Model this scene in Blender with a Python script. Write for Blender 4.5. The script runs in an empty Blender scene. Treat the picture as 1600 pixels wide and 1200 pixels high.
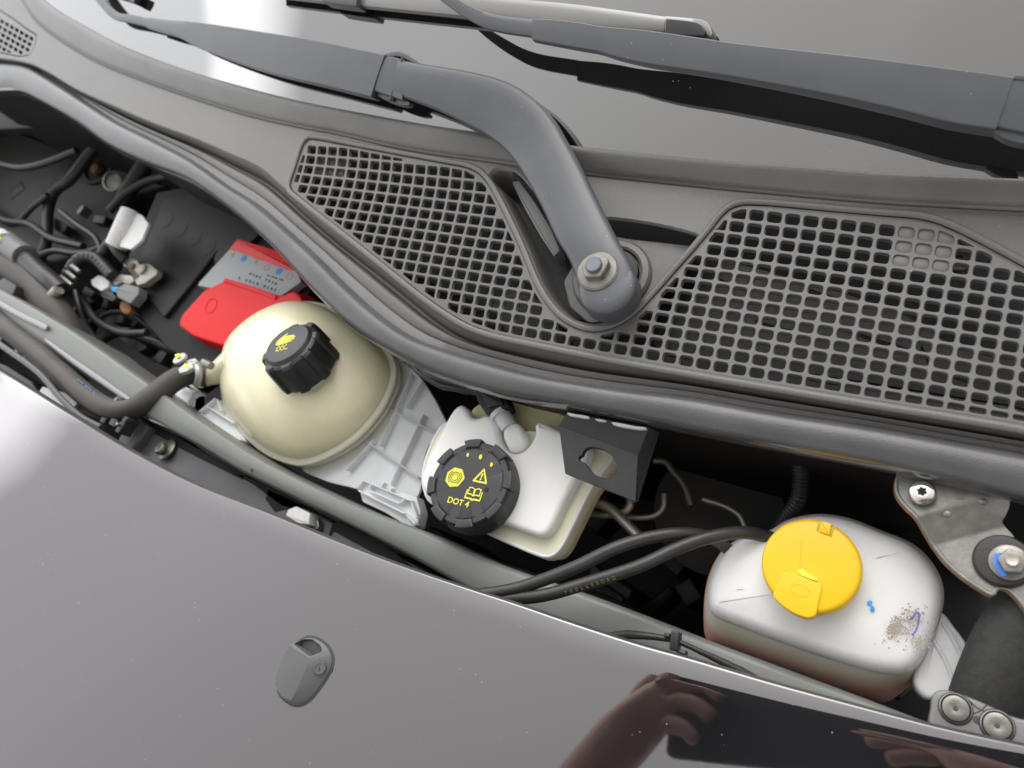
import bpy, bmesh, math, random
from mathutils import Vector, Matrix
from mathutils.bvhtree import BVHTree
from mathutils.geometry import delaunay_2d_cdt
random.seed(7)
S = bpy.context.scene
C = S.collection
V = Vector

# ------------------------------------------------------------ camera
DIST = 0.48; LENS = 26.0
FPX = 1600 * LENS / 36.0
ZC = V((-.40, .36, .843)).normalized()          # the car's vertical as the camera sees it
XC = (V((1, 0, 0)) - ZC * ZC.x).normalized(); YC = ZC.cross(XC)
R_ = V((XC.x, YC.x, ZC.x)); U_ = V((XC.y, YC.y, ZC.y)); F_ = -V((XC.z, YC.z, ZC.z))
CAM = -F_ * DIST
cd = bpy.data.cameras.new('camera'); cam = bpy.data.objects.new('camera', cd); C.objects.link(cam)
cd.lens = LENS; cd.sensor_width = 36; cd.clip_start = 0.01; cd.clip_end = 500
cam.matrix_world = Matrix.Translation(CAM) @ Matrix((R_, U_, -F_)).transposed().to_4x4()
cd.dof.use_dof = True; cd.dof.focus_distance = 0.46; cd.dof.aperture_fstop = 9.0
S.camera = cam
# ------------------------------------------------------------ sky, sun, exposure
SUN_EL = math.radians(46); SUN_AZ = math.radians(10)      # azimuth clockwise from +y
w = bpy.data.worlds.new("World"); S.world = w; w.use_nodes = True
nt = w.node_tree; nt.nodes.clear()
sky = nt.nodes.new('ShaderNodeTexSky'); sky.sky_type = 'NISHITA'; sky.sun_disc = False
sky.sun_elevation = SUN_EL; sky.sun_rotation = SUN_AZ; sky.dust_density = 2; sky.air_density = 1.5
hs = nt.nodes.new('ShaderNodeHueSaturation'); hs.inputs['Saturation'].default_value = 0.03
bg = nt.nodes.new('ShaderNodeBackground'); bg.inputs['Strength'].default_value = 0.15
wo = nt.nodes.new('ShaderNodeOutputWorld')
nt.links.new(sky.outputs[0], hs.inputs['Color'])
# overcast: the cloud cover thins toward the left of the car, as the paint and the glass mirror it
tcw = nt.nodes.new('ShaderNodeTexCoord'); dpn = nt.nodes.new('ShaderNodeVectorMath'); dpn.operation = 'DOT_PRODUCT'; dpn.inputs[1].default_value = (-.866, .5, 0)
nt.links.new(tcw.outputs['Generated'], dpn.inputs[0])
cw = nt.nodes.new('ShaderNodeTexNoise'); cw.inputs['Scale'].default_value = 1.6; cw.inputs['Detail'].default_value = 5; nt.links.new(tcw.outputs['Generated'], cw.inputs['Vector'])
cm = nt.nodes.new('ShaderNodeMath'); cm.operation = 'MULTIPLY_ADD'; cm.inputs[1].default_value = .12; nt.links.new(cw.outputs['Fac'], cm.inputs[0]); nt.links.new(dpn.outputs['Value'], cm.inputs[2])
rw = nt.nodes.new('ShaderNodeValToRGB'); nt.links.new(cm.outputs[0], rw.inputs[0]); re_ = rw.color_ramp; re_.elements[0].position = .0; re_.elements[0].color = (.30, .292, .285, 1); re_.elements[1].position = 1; re_.elements[1].color = (.55, .56, .58, 1)
for p_, c_ in ((.45, (.35, .345, .342)), (.70, (.40, .398, .40)), (.84, (.39, .39, .395)), (.885, (1, 1, 1)), (.915, (1, 1, 1)), (.925, (.60, .61, .63))):
    q_ = re_.elements.new(p_); q_.color = (*c_, 1)
mw = nt.nodes.new('ShaderNodeMix'); mw.data_type = 'RGBA'; mw.blend_type = 'MULTIPLY'; mw.inputs[0].default_value = 1
sc2 = nt.nodes.new('ShaderNodeVectorMath'); sc2.operation = 'SCALE'; sc2.inputs[3].default_value = 2.6; nt.links.new(rw.outputs[0], sc2.inputs[0])
nt.links.new(hs.outputs[0], mw.inputs[6]); nt.links.new(sc2.outputs[0], mw.inputs[7]); nt.links.new(mw.outputs[2], bg.inputs[0]); nt.links.new(bg.outputs[0], wo.inputs[0])
sd = bpy.data.lights.new('sun', 'SUN'); sun = bpy.data.objects.new('sun', sd); C.objects.link(sun)
sd.energy = 0.5; sd.angle = math.radians(44); sd.color = (1, .97, .93)
sdir = V((math.sin(SUN_AZ) * math.cos(SUN_EL), math.cos(SUN_AZ) * math.cos(SUN_EL), math.sin(SUN_EL)))
sun.rotation_euler = sdir.to_track_quat('Z', 'Y').to_euler()
S.view_settings.view_transform = 'Standard'; S.view_settings.look = 'None'; S.view_settings.exposure = 1.0; S.view_settings.gamma = 1

# ------------------------------------------------------------ geometry helpers
def ray(x, y): return (F_ + R_ * ((x - 800) / FPX) + U_ * ((600 - y) / FPX)).normalized()
def P(x, y, z=0.0):
    r = ray(x, y); return CAM + r * ((z - CAM.z) / r.z)
def PP(x, y, o, n):
    r = ray(x, y); return CAM + r * ((o - CAM).dot(n) / r.dot(n))
def K(p):
    d = V(p) - CAM; x, y, z = d.dot(R_), d.dot(U_), d.dot(F_); r = V((x/z, y/z, -1)); zo = V((-.3256, 0, .9455))
    return (ZC.z / -ZC.dot(r)) / (zo.z / -zo.dot(r))
def lerp(a, b, t): return a + (b - a) * t
def cr(p, n, closed=False):
    """Catmull-Rom through p resampled to n points, even by length"""
    p = [V(q) for q in p]; m = len(p)
    dense = []
    segs = m if closed else m - 1
    for i in range(segs):
        if closed: a, b, c, d = p[(i-1) % m], p[i], p[(i+1) % m], p[(i+2) % m]
        else: a, b, c, d = p[max(i-1, 0)], p[i], p[i+1], p[min(i+2, m-1)]
        t1 = (c - a); t2 = (d - b); L = (c - b).length
        if t1.length > 1e-9: t1 = t1 * (L / max(t1.length, 1e-9))
        if t2.length > 1e-9: t2 = t2 * (L / max(t2.length, 1e-9))
        for k in range(12):
            t = k / 12; h00 = 2*t**3-3*t**2+1; h10 = t**3-2*t**2+t; h01 = -2*t**3+3*t**2; h11 = t**3-t**2
            dense.append(b*h00 + t1*h10 + c*h01 + t2*h11)
    dense.append(p[0] if closed else p[-1])
    L = [0]
    for i in range(1, len(dense)): L.append(L[-1] + (dense[i] - dense[i-1]).length)
    out = []; j = 0; N = n if closed else n - 1
    for k in range(n):
        s = L[-1] * k / N
        while j < len(L) - 2 and L[j+1] < s: j += 1
        d = L[j+1] - L[j]; out.append(dense[j].lerp(dense[j+1], (s - L[j]) / d if d > 1e-12 else 0))
    return out
def rounded(poly, r, seg=4):
    """polygon (2D vectors) with corners cut to radius r"""
    out = []; m = len(poly)
    for i in range(m):
        a, b, c = V(poly[i-1]), V(poly[i]), V(poly[(i+1) % m])
        u = a - b; v = c - b
        lu, lv = u.length, v.length
        if lu < 1e-7 or lv < 1e-7: continue
        d = min(r, lu * .49, lv * .49); p0 = b + u / lu * d; p1 = b + v / lv * d
        for k in range(seg + 1):
            t = k / seg; out.append(p0 * (1-t)**2 + b * 2*t*(1-t) + p1 * t*t)
    return out
class Frame:
    def __init__(s, o, n=(0, 0, 1), u=(1, 0, 0)):
        s.o = V(o); s.n = V(n).normalized(); u = V(u); s.u = (u - s.n * u.dot(s.n)).normalized(); s.v = s.n.cross(s.u)
    def px(s, pts):
        r = []
        for x, y in pts:
            q = PP(x, y, s.o, s.n) - s.o; r.append(V((q.dot(s.u), q.dot(s.v))))
        return r
    def w(s, p, h=0.0): return s.o + s.u * p[0] + s.v * p[1] + s.n * h
def ZF(z): return Frame((0, 0, z))
OFF = {}
def off_of(parent): return OFF.get(parent.name, V((0, 0, 0))) if parent else V((0, 0, 0))
def link(name, me, mat, parent=None, smooth=True, angle=40):
    o = bpy.data.objects.new(name, me); C.objects.link(o)
    if mat and len(me.materials) == 0: me.materials.append(mat)
    if parent:
        o.parent = parent; d = off_of(parent); OFF[o.name] = d
        if d.length > 0:
            me.transform(Matrix.Translation(-d))
    if smooth:
        me.polygons.foreach_set('use_smooth', [True] * len(me.polygons))
        if angle: me.set_sharp_from_angle(angle=math.radians(angle))
    me.update()
    return o
def mesh(name, verts, faces, mat, parent=None, **k):
    me = bpy.data.meshes.new(name); me.from_pydata([tuple(v) for v in verts], [], faces); me.validate()
    bm = bmesh.new(); bm.from_mesh(me); bmesh.ops.recalc_face_normals(bm, faces=bm.faces); bm.to_mesh(me); bm.free()
    return link(name, me, mat, parent, **k)
def tag(o, label, cat, group=None, kind=None):
    if label: o['label'] = label
    if cat: o['category'] = cat
    if group: o['group'] = group
    if kind: o['kind'] = kind
    return o
def thing(name, label, cat, loc, group=None):
    o = bpy.data.objects.new(name, None); C.objects.link(o); o.location = loc; o.empty_display_size = .01
    OFF[o.name] = V(loc); return tag(o, label, cat, group)
def grid(rows, closed=False, capa=False, capb=False):
    n = len(rows[0]); vs = [p for r in rows for p in r]; fs = []
    for i in range(len(rows) - 1):
        for j in range(n if closed else n - 1):
            a = i*n + j; b = i*n + (j+1) % n; fs.append((a, b, b + n, a + n))
    if capa: fs.append(tuple(range(n))[::-1])
    if capb: fs.append(tuple(range((len(rows)-1)*n, len(rows)*n)))
    return vs, fs
def surf(name, rows, mat, parent=None, closed=False, capa=False, capb=False, **k):
    vs, fs = grid(rows, closed, capa, capb); return mesh(name, vs, fs, mat, parent, **k)
def inset(poly, d):
    """2D closed outline moved inward by d (positive = inward)"""
    m = len(poly); A = sum(poly[i].x*poly[(i+1) % m].y - poly[(i+1) % m].x*poly[i].y for i in range(m))
    sg = 1 if A > 0 else -1; out = []
    for i in range(m):
        a, b, c = poly[i-1], poly[i], poly[(i+1) % m]
        t1 = (b - a); t2 = (c - b)
        t1 = t1.normalized() if t1.length > 1e-9 else t2.normalized(); t2 = t2.normalized() if t2.length > 1e-9 else t1
        n = V((-(t1.y + t2.y), t1.x + t2.x)); 
        if n.length < 1e-6: n = V((-t1.y, t1.x))
        n.normalize(); n1 = V((-t1.y, t1.x)); k = 1 / max(.5, n.dot(n1)); out.append(b + n * (d * k * sg))
    return out
def slab(name, fr, poly, top, bot, r, mat, parent=None, flare=0.0, rb=0.0, seg=5, angle=50, taper_in=0.0):
    """solid prism over a 2D outline with rounded top edge; flare widens the foot"""
    rings = []
    if rb > 0:
        for k in range(seg + 1):
            a = math.pi/2 * k / seg; rings.append([fr.w(p, bot + rb*(1-math.sin(a))) for p in inset(poly, rb*(1-math.cos(a)) - flare)][::1])
        rings = rings[::-1]
        rings = [[fr.w(p, bot + rb*(1-math.cos(math.pi/2*k/seg))) for p in inset(poly, rb*(1-math.sin(math.pi/2*k/seg)) - flare)] for k in range(seg+1)]
    else: rings.append([fr.w(p, bot) for p in inset(poly, -flare)])
    for k in range(seg + 1):
        a = math.pi/2 * k / seg; rings.append([fr.w(p, top - r*(1-math.sin(a))) for p in inset(poly, r*(1-math.cos(a)))])
    return surf(name, rings, mat, parent, closed=True, capa=True, capb=True, angle=angle)
def plate(name, fr, polys, h, t, bev, mat, parent=None, angle=35, res=1):
    """2D shape with holes (even-odd) t thick below height h, edges chamfered by bev"""
    polys = [[V((q[0], q[1])) for q in pl_] for pl_ in polys]
    def inside(p, pl_):
        c = False; m = len(pl_)
        for i in range(m):
            a, b = pl_[i-1], pl_[i]
            if (a.y > p.y) != (b.y > p.y) and p.x < (b.x-a.x)*(p.y-a.y)/(b.y-a.y) + a.x: c = not c
        return c
    bb = [(min(q.x for q in pl_), max(q.x for q in pl_), min(q.y for q in pl_), max(q.y for q in pl_)) for pl_ in polys]
    def depth(k):
        p = polys[k][0]; return sum(1 for m in range(len(polys)) if m != k and bb[m][0] <= p.x <= bb[m][1] and bb[m][2] <= p.y <= bb[m][3] and inside(p, polys[m]))
    tops = [inset(pl_, bev if depth(k) % 2 == 0 else -bev) for k, pl_ in enumerate(polys)]
    vin = [q for pl_ in tops for q in pl_]; fin = []; b = 0
    for pl_ in tops:
        A = sum(pl_[i-1].x*pl_[i].y - pl_[i].x*pl_[i-1].y for i in range(len(pl_))); ids = list(range(b, b + len(pl_))); fin.append(ids if A > 0 else ids[::-1]); b += len(pl_)
    ov, oe, of, ovo, oeo, ofo = delaunay_2d_cdt(vin, [], fin, 1, 1e-7, True)
    keep = []
    for f in of:
        c = (ov[f[0]] + ov[f[1]] + ov[f[2]]) / 3
        if sum(1 for k in range(len(tops)) if bb[k][0]-.002 <= c.x <= bb[k][1]+.002 and bb[k][2]-.002 <= c.y <= bb[k][3]+.002 and inside(c, tops[k])) % 2: keep.append(f)
    nv = len(ov); vs = [fr.w(q, h) for q in ov] + [fr.w(q, h - t) for q in ov]
    fs = [tuple(f) for f in keep] + [tuple(i + nv for i in f[::-1]) for f in keep]
    for k, pl_ in enumerate(polys):
        b0 = len(vs); m = len(pl_)
        for q in tops[k]: vs.append(fr.w(q, h))
        for q in pl_: vs.append(fr.w(q, h - bev))
        for q in pl_: vs.append(fr.w(q, h - t + bev))
        for q in tops[k]: vs.append(fr.w(q, h - t))
        for r in range(3):
            for i in range(m): fs.append((b0+r*m+i, b0+r*m+(i+1) % m, b0+(r+1)*m+(i+1) % m, b0+(r+1)*m+i))
    me = bpy.data.meshes.new(name); me.from_pydata([tuple(v) for v in vs], [], fs)
    bm = bmesh.new(); bm.from_mesh(me); bmesh.ops.remove_doubles(bm, verts=bm.verts, dist=1e-6); bmesh.ops.recalc_face_normals(bm, faces=bm.faces); bm.to_mesh(me); bm.free()
    return link(name, me, mat, parent, angle=angle)
def tube(name, pts, r, mat, parent=None, seg=14, n=60, squash=None, cap=True, bump=None, smoothpath=True):
    p = cr(pts, n) if smoothpath else [V(q) for q in pts]
    n = len(p); rings = []
    t0 = (p[1] - p[0]).normalized(); nrm = t0.orthogonal().normalized()
    for i in range(n):
        t = (p[min(i+1, n-1)] - p[max(i-1, 0)]).normalized()
        nrm = (nrm - t * nrm.dot(t)).normalized(); b = t.cross(nrm)
        rr = (r(i/(n-1)) if callable(r) else r) * K(p[i])
        if bump: rr *= bump(i)
        rings.append([p[i] + (nrm*math.cos(a) + b*math.sin(a)) * rr for a in [2*math.pi*k/seg for k in range(seg)]])
    return surf(name, rings, mat, parent, closed=True, capa=cap, capb=cap, angle=60)
def lathe(name, fr, prof, mat, parent=None, seg=48, mod=None, angle=35, c=(0, 0), ex=False):
    rings = []; k_ = 1 if ex else K(fr.o); prof = [(r*k_, h*k_) for r, h in prof]; mod0 = mod; mod = (lambda a, r, h: mod0(a, r/k_, h/k_)*k_) if mod0 else None
    for (r, h) in prof:
        rings.append([fr.w((c[0] + (r + (mod(2*math.pi*k/seg, r, h) if mod else 0)) * math.cos(2*math.pi*k/seg),
                            c[1] + (r + (mod(2*math.pi*k/seg, r, h) if mod else 0)) * math.sin(2*math.pi*k/seg)), h) for k in range(seg)])
    return surf(name, rings, mat, parent, closed=True, capa=True, capb=True, angle=angle)
def box(name, fr, c, size, h0, h1, mat, parent=None, rot=0, bev=0.0006):
    k_ = K(fr.w(c)); a, b = size[0]/2*k_, size[1]/2*k_; cs, sn = math.cos(rot), math.sin(rot)
    pl = [V((c[0] + x*cs - y*sn, c[1] + x*sn + y*cs)) for x, y in ((-a, -b), (a, -b), (a, b), (-a, b))]
    pl = rounded(pl, min(a, b)*.3, 2)
    return slab(name, fr, pl, h1, h0, bev, mat, parent, seg=2)
def circ(c, r, n=24, ry=None, rot=0, a0=0, a1=2*math.pi):
    ry = ry or r; out = []; full = abs(a1-a0-2*math.pi) < 1e-6
    for k in range(n):
        a = a0 + (a1-a0) * k / (n if full else n-1); x, y = r*math.cos(a), ry*math.sin(a)
        out.append(V((c[0] + x*math.cos(rot) - y*math.sin(rot), c[1] + x*math.sin(rot) + y*math.cos(rot))))
    return out

# ------------------------------------------------------------ materials
def mat(name, col, rough=.5, metal=0, grain=0, gscale=800, var=0, vscale=30, dust=0, ior=1.5, sss=0, trans=0, coat=0, smear=0, specks=None, sssr=.006, alpha=1.0):
    m = bpy.data.materials.new(name); m.use_nodes = True; n = m.node_tree.nodes; l = m.node_tree.links
    b = n['Principled BSDF']; b.inputs['Base Color'].default_value = (*col, 1)
    b.inputs['Roughness'].default_value = rough; b.inputs['Metallic'].default_value = metal; b.inputs['IOR'].default_value = ior
    b.inputs['Transmission Weight'].default_value = trans; b.inputs['Coat Weight'].default_value = coat; b.inputs['Coat Roughness'].default_value = .03
    if alpha < 1: b.inputs['Alpha'].default_value = alpha
    if sss:
        b.inputs['Subsurface Weight'].default_value = sss; b.inputs['Subsurface Radius'].default_value = (1, .9, .7); b.inputs['Subsurface Scale'].default_value = sssr
    tc = n.new('ShaderNodeTexCoord'); src = None
    def noise(sc, det=3, ro=.5):
        t = n.new('ShaderNodeTexNoise'); t.inputs['Scale'].default_value = sc; t.inputs['Detail'].default_value = det; t.inputs['Roughness'].default_value = ro
        l.new(tc.outputs['Object'], t.inputs['Vector']); return t.outputs['Fac']
    def ramp(f, a, b_):
        r = n.new('ShaderNodeMapRange'); r.inputs[1].default_value = a; r.inputs[2].default_value = b_; l.new(f, r.inputs[0]); return r.outputs[0]
    def mix(fac, A, B):
        x = n.new('ShaderNodeMix'); x.data_type = 'RGBA'
        if hasattr(fac, 'links'): l.new(fac, x.inputs[0])
        else: x.inputs[0].default_value = fac
        for s_, q in ((x.inputs[6], A), (x.inputs[7], B)):
            if hasattr(q, 'links'): l.new(q, s_)
            else: s_.default_value = (*q, 1)
        return x.outputs[2]
    cur = col
    if var:
        cur = mix(ramp(noise(vscale, 5, .6), .3, .7), tuple(c*(1-var) for c in col), tuple(min(1, c*(1+var)) for c in col))
    if smear:
        cur = mix(ramp(noise(55, 6, .7), .62, .75), cur, (.3, .27, .22)) if smear == 1 else mix(ramp(noise(55, 6, .7), .55, .8), cur, smear)
    if dust:
        v = n.new('ShaderNodeTexVoronoi'); v.inputs['Scale'].default_value = 150; l.new(tc.outputs['Object'], v.inputs['Vector'])
        m1 = ramp(v.outputs['Distance'], .055, .03); m2 = ramp(noise(40, 2), .60 - .05*dust, .68)
        mm = n.new('ShaderNodeMath'); mm.operation = 'MULTIPLY'; l.new(m1, mm.inputs[0]); l.new(m2, mm.inputs[1])
        cur = mix(mm.outputs[0], cur, (.55, .54, .5))
    if hasattr(cur, 'links'): l.new(cur, b.inputs['Base Color'])
    if grain:
        bp = n.new('ShaderNodeBump'); bp.inputs['Strength'].default_value = grain; bp.inputs['Distance'].default_value = .0003
        l.new(noise(gscale, 2, .6), bp.inputs['Height']); l.new(bp.outputs[0], b.inputs['Normal'])
    m['h'] = 0
    return m
M = {}
M['cowl'] = mat('cowl_plastic', (0.1123, 0.108, 0.102), .38, grain=.9, gscale=1100, var=.07, vscale=14, dust=1)
M['grille'] = mat('grille_plastic', (0.1053, 0.1014, 0.09516), .39, grain=.4, gscale=1300, var=.05, vscale=20, dust=.6)
M['rubber_soft'] = mat('cowl_soft_edge', (0.1123, 0.1097, 0.1045), .38, grain=.6, gscale=1000, var=.14, vscale=18, dust=2)
M['seal'] = mat('seal_rubber', (0.0748, 0.07395, 0.07565), .33, grain=.5, gscale=800, var=.18, vscale=22, dust=1.5)
M['arm'] = mat('wiper_arm_paint', (0.06863, 0.07306, 0.08192), .36, grain=.12, gscale=1500, var=.08, vscale=30, dust=3)
M['arm_dark'] = mat('wiper_dark', (.02, .02, .022), .4)
M['silver'] = mat('blade_silver', (0.2295, 0.2227, 0.2142), .35, metal=.5, grain=.3, gscale=1600)
M['black'] = mat('black_plastic', (0.0084, 0.0084, 0.00875), .55, grain=.2, gscale=900, var=.2)
M['cap'] = mat('cap_black_plastic', (0.0256, 0.0256, 0.0272), .40, grain=.25, gscale=1800, var=.12)
M['capyel'] = mat('yellow_print', (.80, .75, .06), .5, grain=.2, gscale=2000)
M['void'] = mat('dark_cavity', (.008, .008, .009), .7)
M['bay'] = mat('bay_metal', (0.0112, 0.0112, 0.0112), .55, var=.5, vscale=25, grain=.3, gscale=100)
M['inner'] = mat('inner_panel_grey', (0.1368, 0.1339, 0.1411), .42, var=.12, vscale=20, dust=1)
M['tray'] = mat('tray_plastic', (.026, .0255, .025), .45, var=.15, grain=.3)
M['rail'] = mat('painted_rail', (0.1637, 0.1726, 0.1577), .38, grain=.35, gscale=900, var=.08, vscale=15, dust=1)
M['nut'] = mat('nut_steel', (.20, .19, .17), .5, metal=.5, grain=.35, gscale=1100, var=.25, vscale=120)
M['stud'] = mat('stud_steel', (.13, .145, .165), .45, metal=.3, grain=.4, gscale=600, var=.15, vscale=200)
M['zinc'] = mat('zinc_plate', (0.24, 0.232, 0.212), .38, metal=.75, grain=.3, gscale=400, var=.22, vscale=160, smear=(.22, .20, .17))
M['steel_pipe'] = mat('brake_pipe_steel', (.42, .38, .34), .4, metal=.7, grain=.4, gscale=500, var=.2)
M['tank'] = mat('tank_cream', (.93, .875, .62), .22, var=.05, sss=.6, sssr=.03, grain=.08, gscale=300)
M['frost'] = mat('frosted_clear_plastic', (.90, .92, .94), .34, trans=.3, var=.06, grain=.3, gscale=200)
M['brake'] = mat('brake_reservoir_white', (.90, .90, .87), .34, sss=.4, sssr=.008, grain=.06, gscale=300)
M['brake_low'] = mat('brake_reservoir_yellow', (.76, .72, .42), .38, sss=.3, sssr=.008)
M['yellow'] = mat('cap_yellow', (0.8184, 0.5016, 0.00528), .33, grain=.06, gscale=800)
M['yellow_mark'] = mat('marker_yellow', (.85, .92, .05), .4)
M['red'] = mat('terminal_red', (.84, .012, .016), .6, grain=.1, gscale=300)
M['redlabel'] = mat('label_red', (.85, .01, .01), .4)
M['labelgrey'] = mat('label_silver', (.40, .44, .46), .45, grain=.1)
M['ink'] = mat('label_ink', (.05, .06, .06), .6)
M['blueink'] = mat('label_blue', (.05, .22, .75), .5)
M['pinkink'] = mat('label_pink', (.75, .25, .25), .5)
M['ochre'] = mat('label_ochre', (.5, .4, .04), .5)
M['hose'] = mat('rubber_hose', (0.0264, 0.0256, 0.0248), .42, grain=.35, gscale=700, var=.2)
M['hose_brown'] = mat('coolant_hose', (0.06375, 0.0561, 0.0493), .6, grain=.6, gscale=800, var=.2)
M['white_tag'] = mat('white_tag', (0.6375, 0.6375, 0.629), .5, var=.1, vscale=200)
M['foam'] = mat('foam_block', (0.0225, 0.0225, 0.02325), .62, grain=.8, gscale=1400, var=.15, vscale=100)
M['glue'] = mat('glue_white', (.45, .46, .5), .4, grain=.5, gscale=300)
M['purple'] = mat('ink_purple', (.18, .13, .45), .4)
M['cyan'] = mat('ink_cyan', (.04, .38, .8), .5)
M['grime'] = mat('grime', (.36, .32, .26), .8)
M['hosetext'] = mat('hose_print', (.13, .135, .06), .6)
M['bluehose'] = mat('blue_print', (.08, .30, .60), .6)
M['nozzle'] = mat('nozzle_plastic', (0.102, 0.102, 0.1062), .5, grain=.3, gscale=1500, var=.05)
M['nozzle_dark'] = mat('nozzle_recess', (.05, .05, .05), .6)
M['skin'] = mat('skin', (.55, .33, .25), .5, sss=.2, sssr=.005)
M['sleeve'] = mat('device_dark', (.02, .022, .028), .45)
M['chrome'] = mat('bright_metal', (.75, .72, .66), .2, metal=1, grain=.15, gscale=200)
M['rust'] = mat('rust', (.22, .10, .045), .8, var=.3, vscale=200)
M['clearneck'] = mat('clear_neck', (.86, .89, .92), .25, trans=.5)
# windshield: dark coated glass seen as a mirror over a black interior, clear-coated black paint
M['glass'] = mat('windshield_glass', (.007, .0072, .0072), .02, ior=3.2, dust=.8)
M['paint'] = mat('gloss_black_paint', (.012, .012, .014), .04, ior=3.05, dust=2)
def weather(m, rlo, rhi, tint, peel):
    n = m.node_tree.nodes; l = m.node_tree.links; b = n['Principled BSDF']; tc = n.new('ShaderNodeTexCoord')
    t = n.new('ShaderNodeTexNoise'); t.inputs['Scale'].default_value = 9; t.inputs['Detail'].default_value = 8; t.inputs['Roughness'].default_value = .7; l.new(tc.outputs['Object'], t.inputs['Vector'])
    r = n.new('ShaderNodeMapRange'); r.inputs[1].default_value = .4; r.inputs[2].default_value = .72; r.inputs[3].default_value = rlo; r.inputs[4].default_value = rhi; l.new(t.outputs['Fac'], r.inputs[0]); l.new(r.outputs[0], b.inputs['Roughness'])
    b.inputs['Specular Tint'].default_value = (*tint, 1)
    q = n.new('ShaderNodeTexNoise'); q.inputs['Scale'].default_value = 260; q.inputs['Detail'].default_value = 2; l.new(tc.outputs['Object'], q.inputs['Vector'])
    bp = n.new('ShaderNodeBump'); bp.inputs['Strength'].default_value = peel; bp.inputs['Distance'].default_value = .0002; l.new(q.outputs['Fac'], bp.inputs['Height']); l.new(bp.outputs[0], b.inputs['Normal'])
weather(M['paint'], .015, .05, (1, .965, .985), .010)
def shell(m, fac, col):
    """thin milky plastic: part of the light goes through the wall"""
    n = m.node_tree.nodes; l = m.node_tree.links; b = n['Principled BSDF']; b.inputs['Subsurface Weight'].default_value = 0; b.inputs['Transmission Weight'].default_value = 0
    t = n.new('ShaderNodeBsdfTranslucent'); x = n.new('ShaderNodeMixShader'); x.inputs[0].default_value = fac
    if b.inputs['Base Color'].links: l.new(b.inputs['Base Color'].links[0].from_socket, t.inputs['Color'])
    else: t.inputs['Color'].default_value = (*col, 1)
    l.new(b.outputs[0], x.inputs[1]); l.new(t.outputs[0], x.inputs[2]); l.new(x.outputs[0], n['Material Output'].inputs['Surface'])
for k_, f_, c_ in (('frost', .22, (.9, .93, .96)), ('clearneck', .3, (.85, .88, .9))): shell(M[k_], f_, c_)
weather(M['glass'], .015, .05, (.99, .985, .97), .012)
# washer tank: milky plastic, pink fluid below the fill line
def tank_fluid():
    m = mat('washer_tank_plastic', (.88, .88, .87), .42, sss=.7, sssr=.02); n = m.node_tree.nodes; l = m.node_tree.links; b = n['Principled BSDF']
    g = n.new('ShaderNodeNewGeometry'); sx = n.new('ShaderNodeSeparateXYZ'); l.new(g.outputs['Position'], sx.inputs[0])
    cr_ = n.new('ShaderNodeValToRGB'); mr = n.new('ShaderNodeMapRange'); mr.inputs[1].default_value = -.105; mr.inputs[2].default_value = -.050
    l.new(sx.outputs['Z'], mr.inputs[0]); l.new(mr.outputs[0], cr_.inputs[0]); e = cr_.color_ramp
    e.elements[0].position = 0; e.elements[0].color = (.80, .42, .36, 1); e.elements[1].position = 1; e.elements[1].color = (.88, .875, .865, 1)
    for p, c in ((.36, (.84, .50, .42, 1)), (.50, (.84, .70, .55, 1)), (.64, (.86, .81, .70, 1)), (.76, (.88, .875, .865, 1))):
        q = e.elements.new(p); q.color = c
    l.new(cr_.outputs[0], b.inputs['Base Color']); return m
M['washer'] = tank_fluid()
M['washer_plain'] = mat('washer_pocket_plastic', (.88, .88, .87), .36, sss=.5, sssr=.01)


# ------------------------------------------------------------ outlines traced on the cowl
GX = [[993.873,549.464],[35.09,-156.207],[7.012,8.161],[-2.402,-0.879],[-1.127,-1.848],[503.489,88.052],[14.922,-23.516],[-17.532,3.753],[7.671,-2.175],[96.451,16.283],[-17.384,-4.79],[7.046,1.654],[8.584,3.786],[-6.609,-0.97],[-5.968,-0.047]]
def cell(i, j):
    i /= 20.; j /= 8.; k = 0; x = y = 0
    for a in range(5):
        for b in range(5 - a):
            f = i**a * j**b; x += GX[k][0]*f; y += GX[k][1]*f; k += 1
    return (x, y)
L0 = [(35,-45),(60,-8),(90,16),(130,39),(180,66),(240,91),(300,112),(390,138),(480,160),(580,179),(670,195),(760,208),(875,225),(980,237),(1130,252),(1280,262),(1360,270),(1480,275),(1600,280),(1720,284)]
L1 = [(5,-45),(33,-4),(54,30),(90,60),(150,96),(210,121),(300,153),(390,181),(480,201),(520,208),(640,235),(790,256),(902,271),(1040,286),(1160,298),(1280,309),(1390,318),(1500,324),(1600,329),(1720,334)]
L2 = [(-60,88),(0,91),(45,99),(75,113),(120,140),(180,167),(240,193),(300,215),(360,241),(405,262),(440,292),(470,320),(515,358),(580,405),(625,440),(670,478),(707,505),(745,522),(780,531),(855,547),(930,562),(1020,575),(1100,588),(1230,610),(1360,632),(1480,651),(1600,671),(1720,694)]
TU = [(-60,84),(0,94),(45,100),(75,118),(120,147),(180,186),(240,216),(300,248),(360,290),(405,318),(450,356),(500,401),(550,450),(600,494),(650,527),(700,545),(760,563),(850,586),(950,602),(1080,617),(1200,638),(1360,662),(1480,683),(1600,704),(1720,725)]
TL = [(-60,150),(0,150),(36,150),(75,168),(135,203),(180,236),(240,264),(300,288),(345,317),(399,360),(440,398),(475,437),(525,490),(575,532),(625,562),(662,582),(720,605),(795,626),(885,641),(1000,664),(1080,680),(1200,704),(1300,722),(1400,742),(1500,764),(1600,790),(1720,820)]
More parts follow.
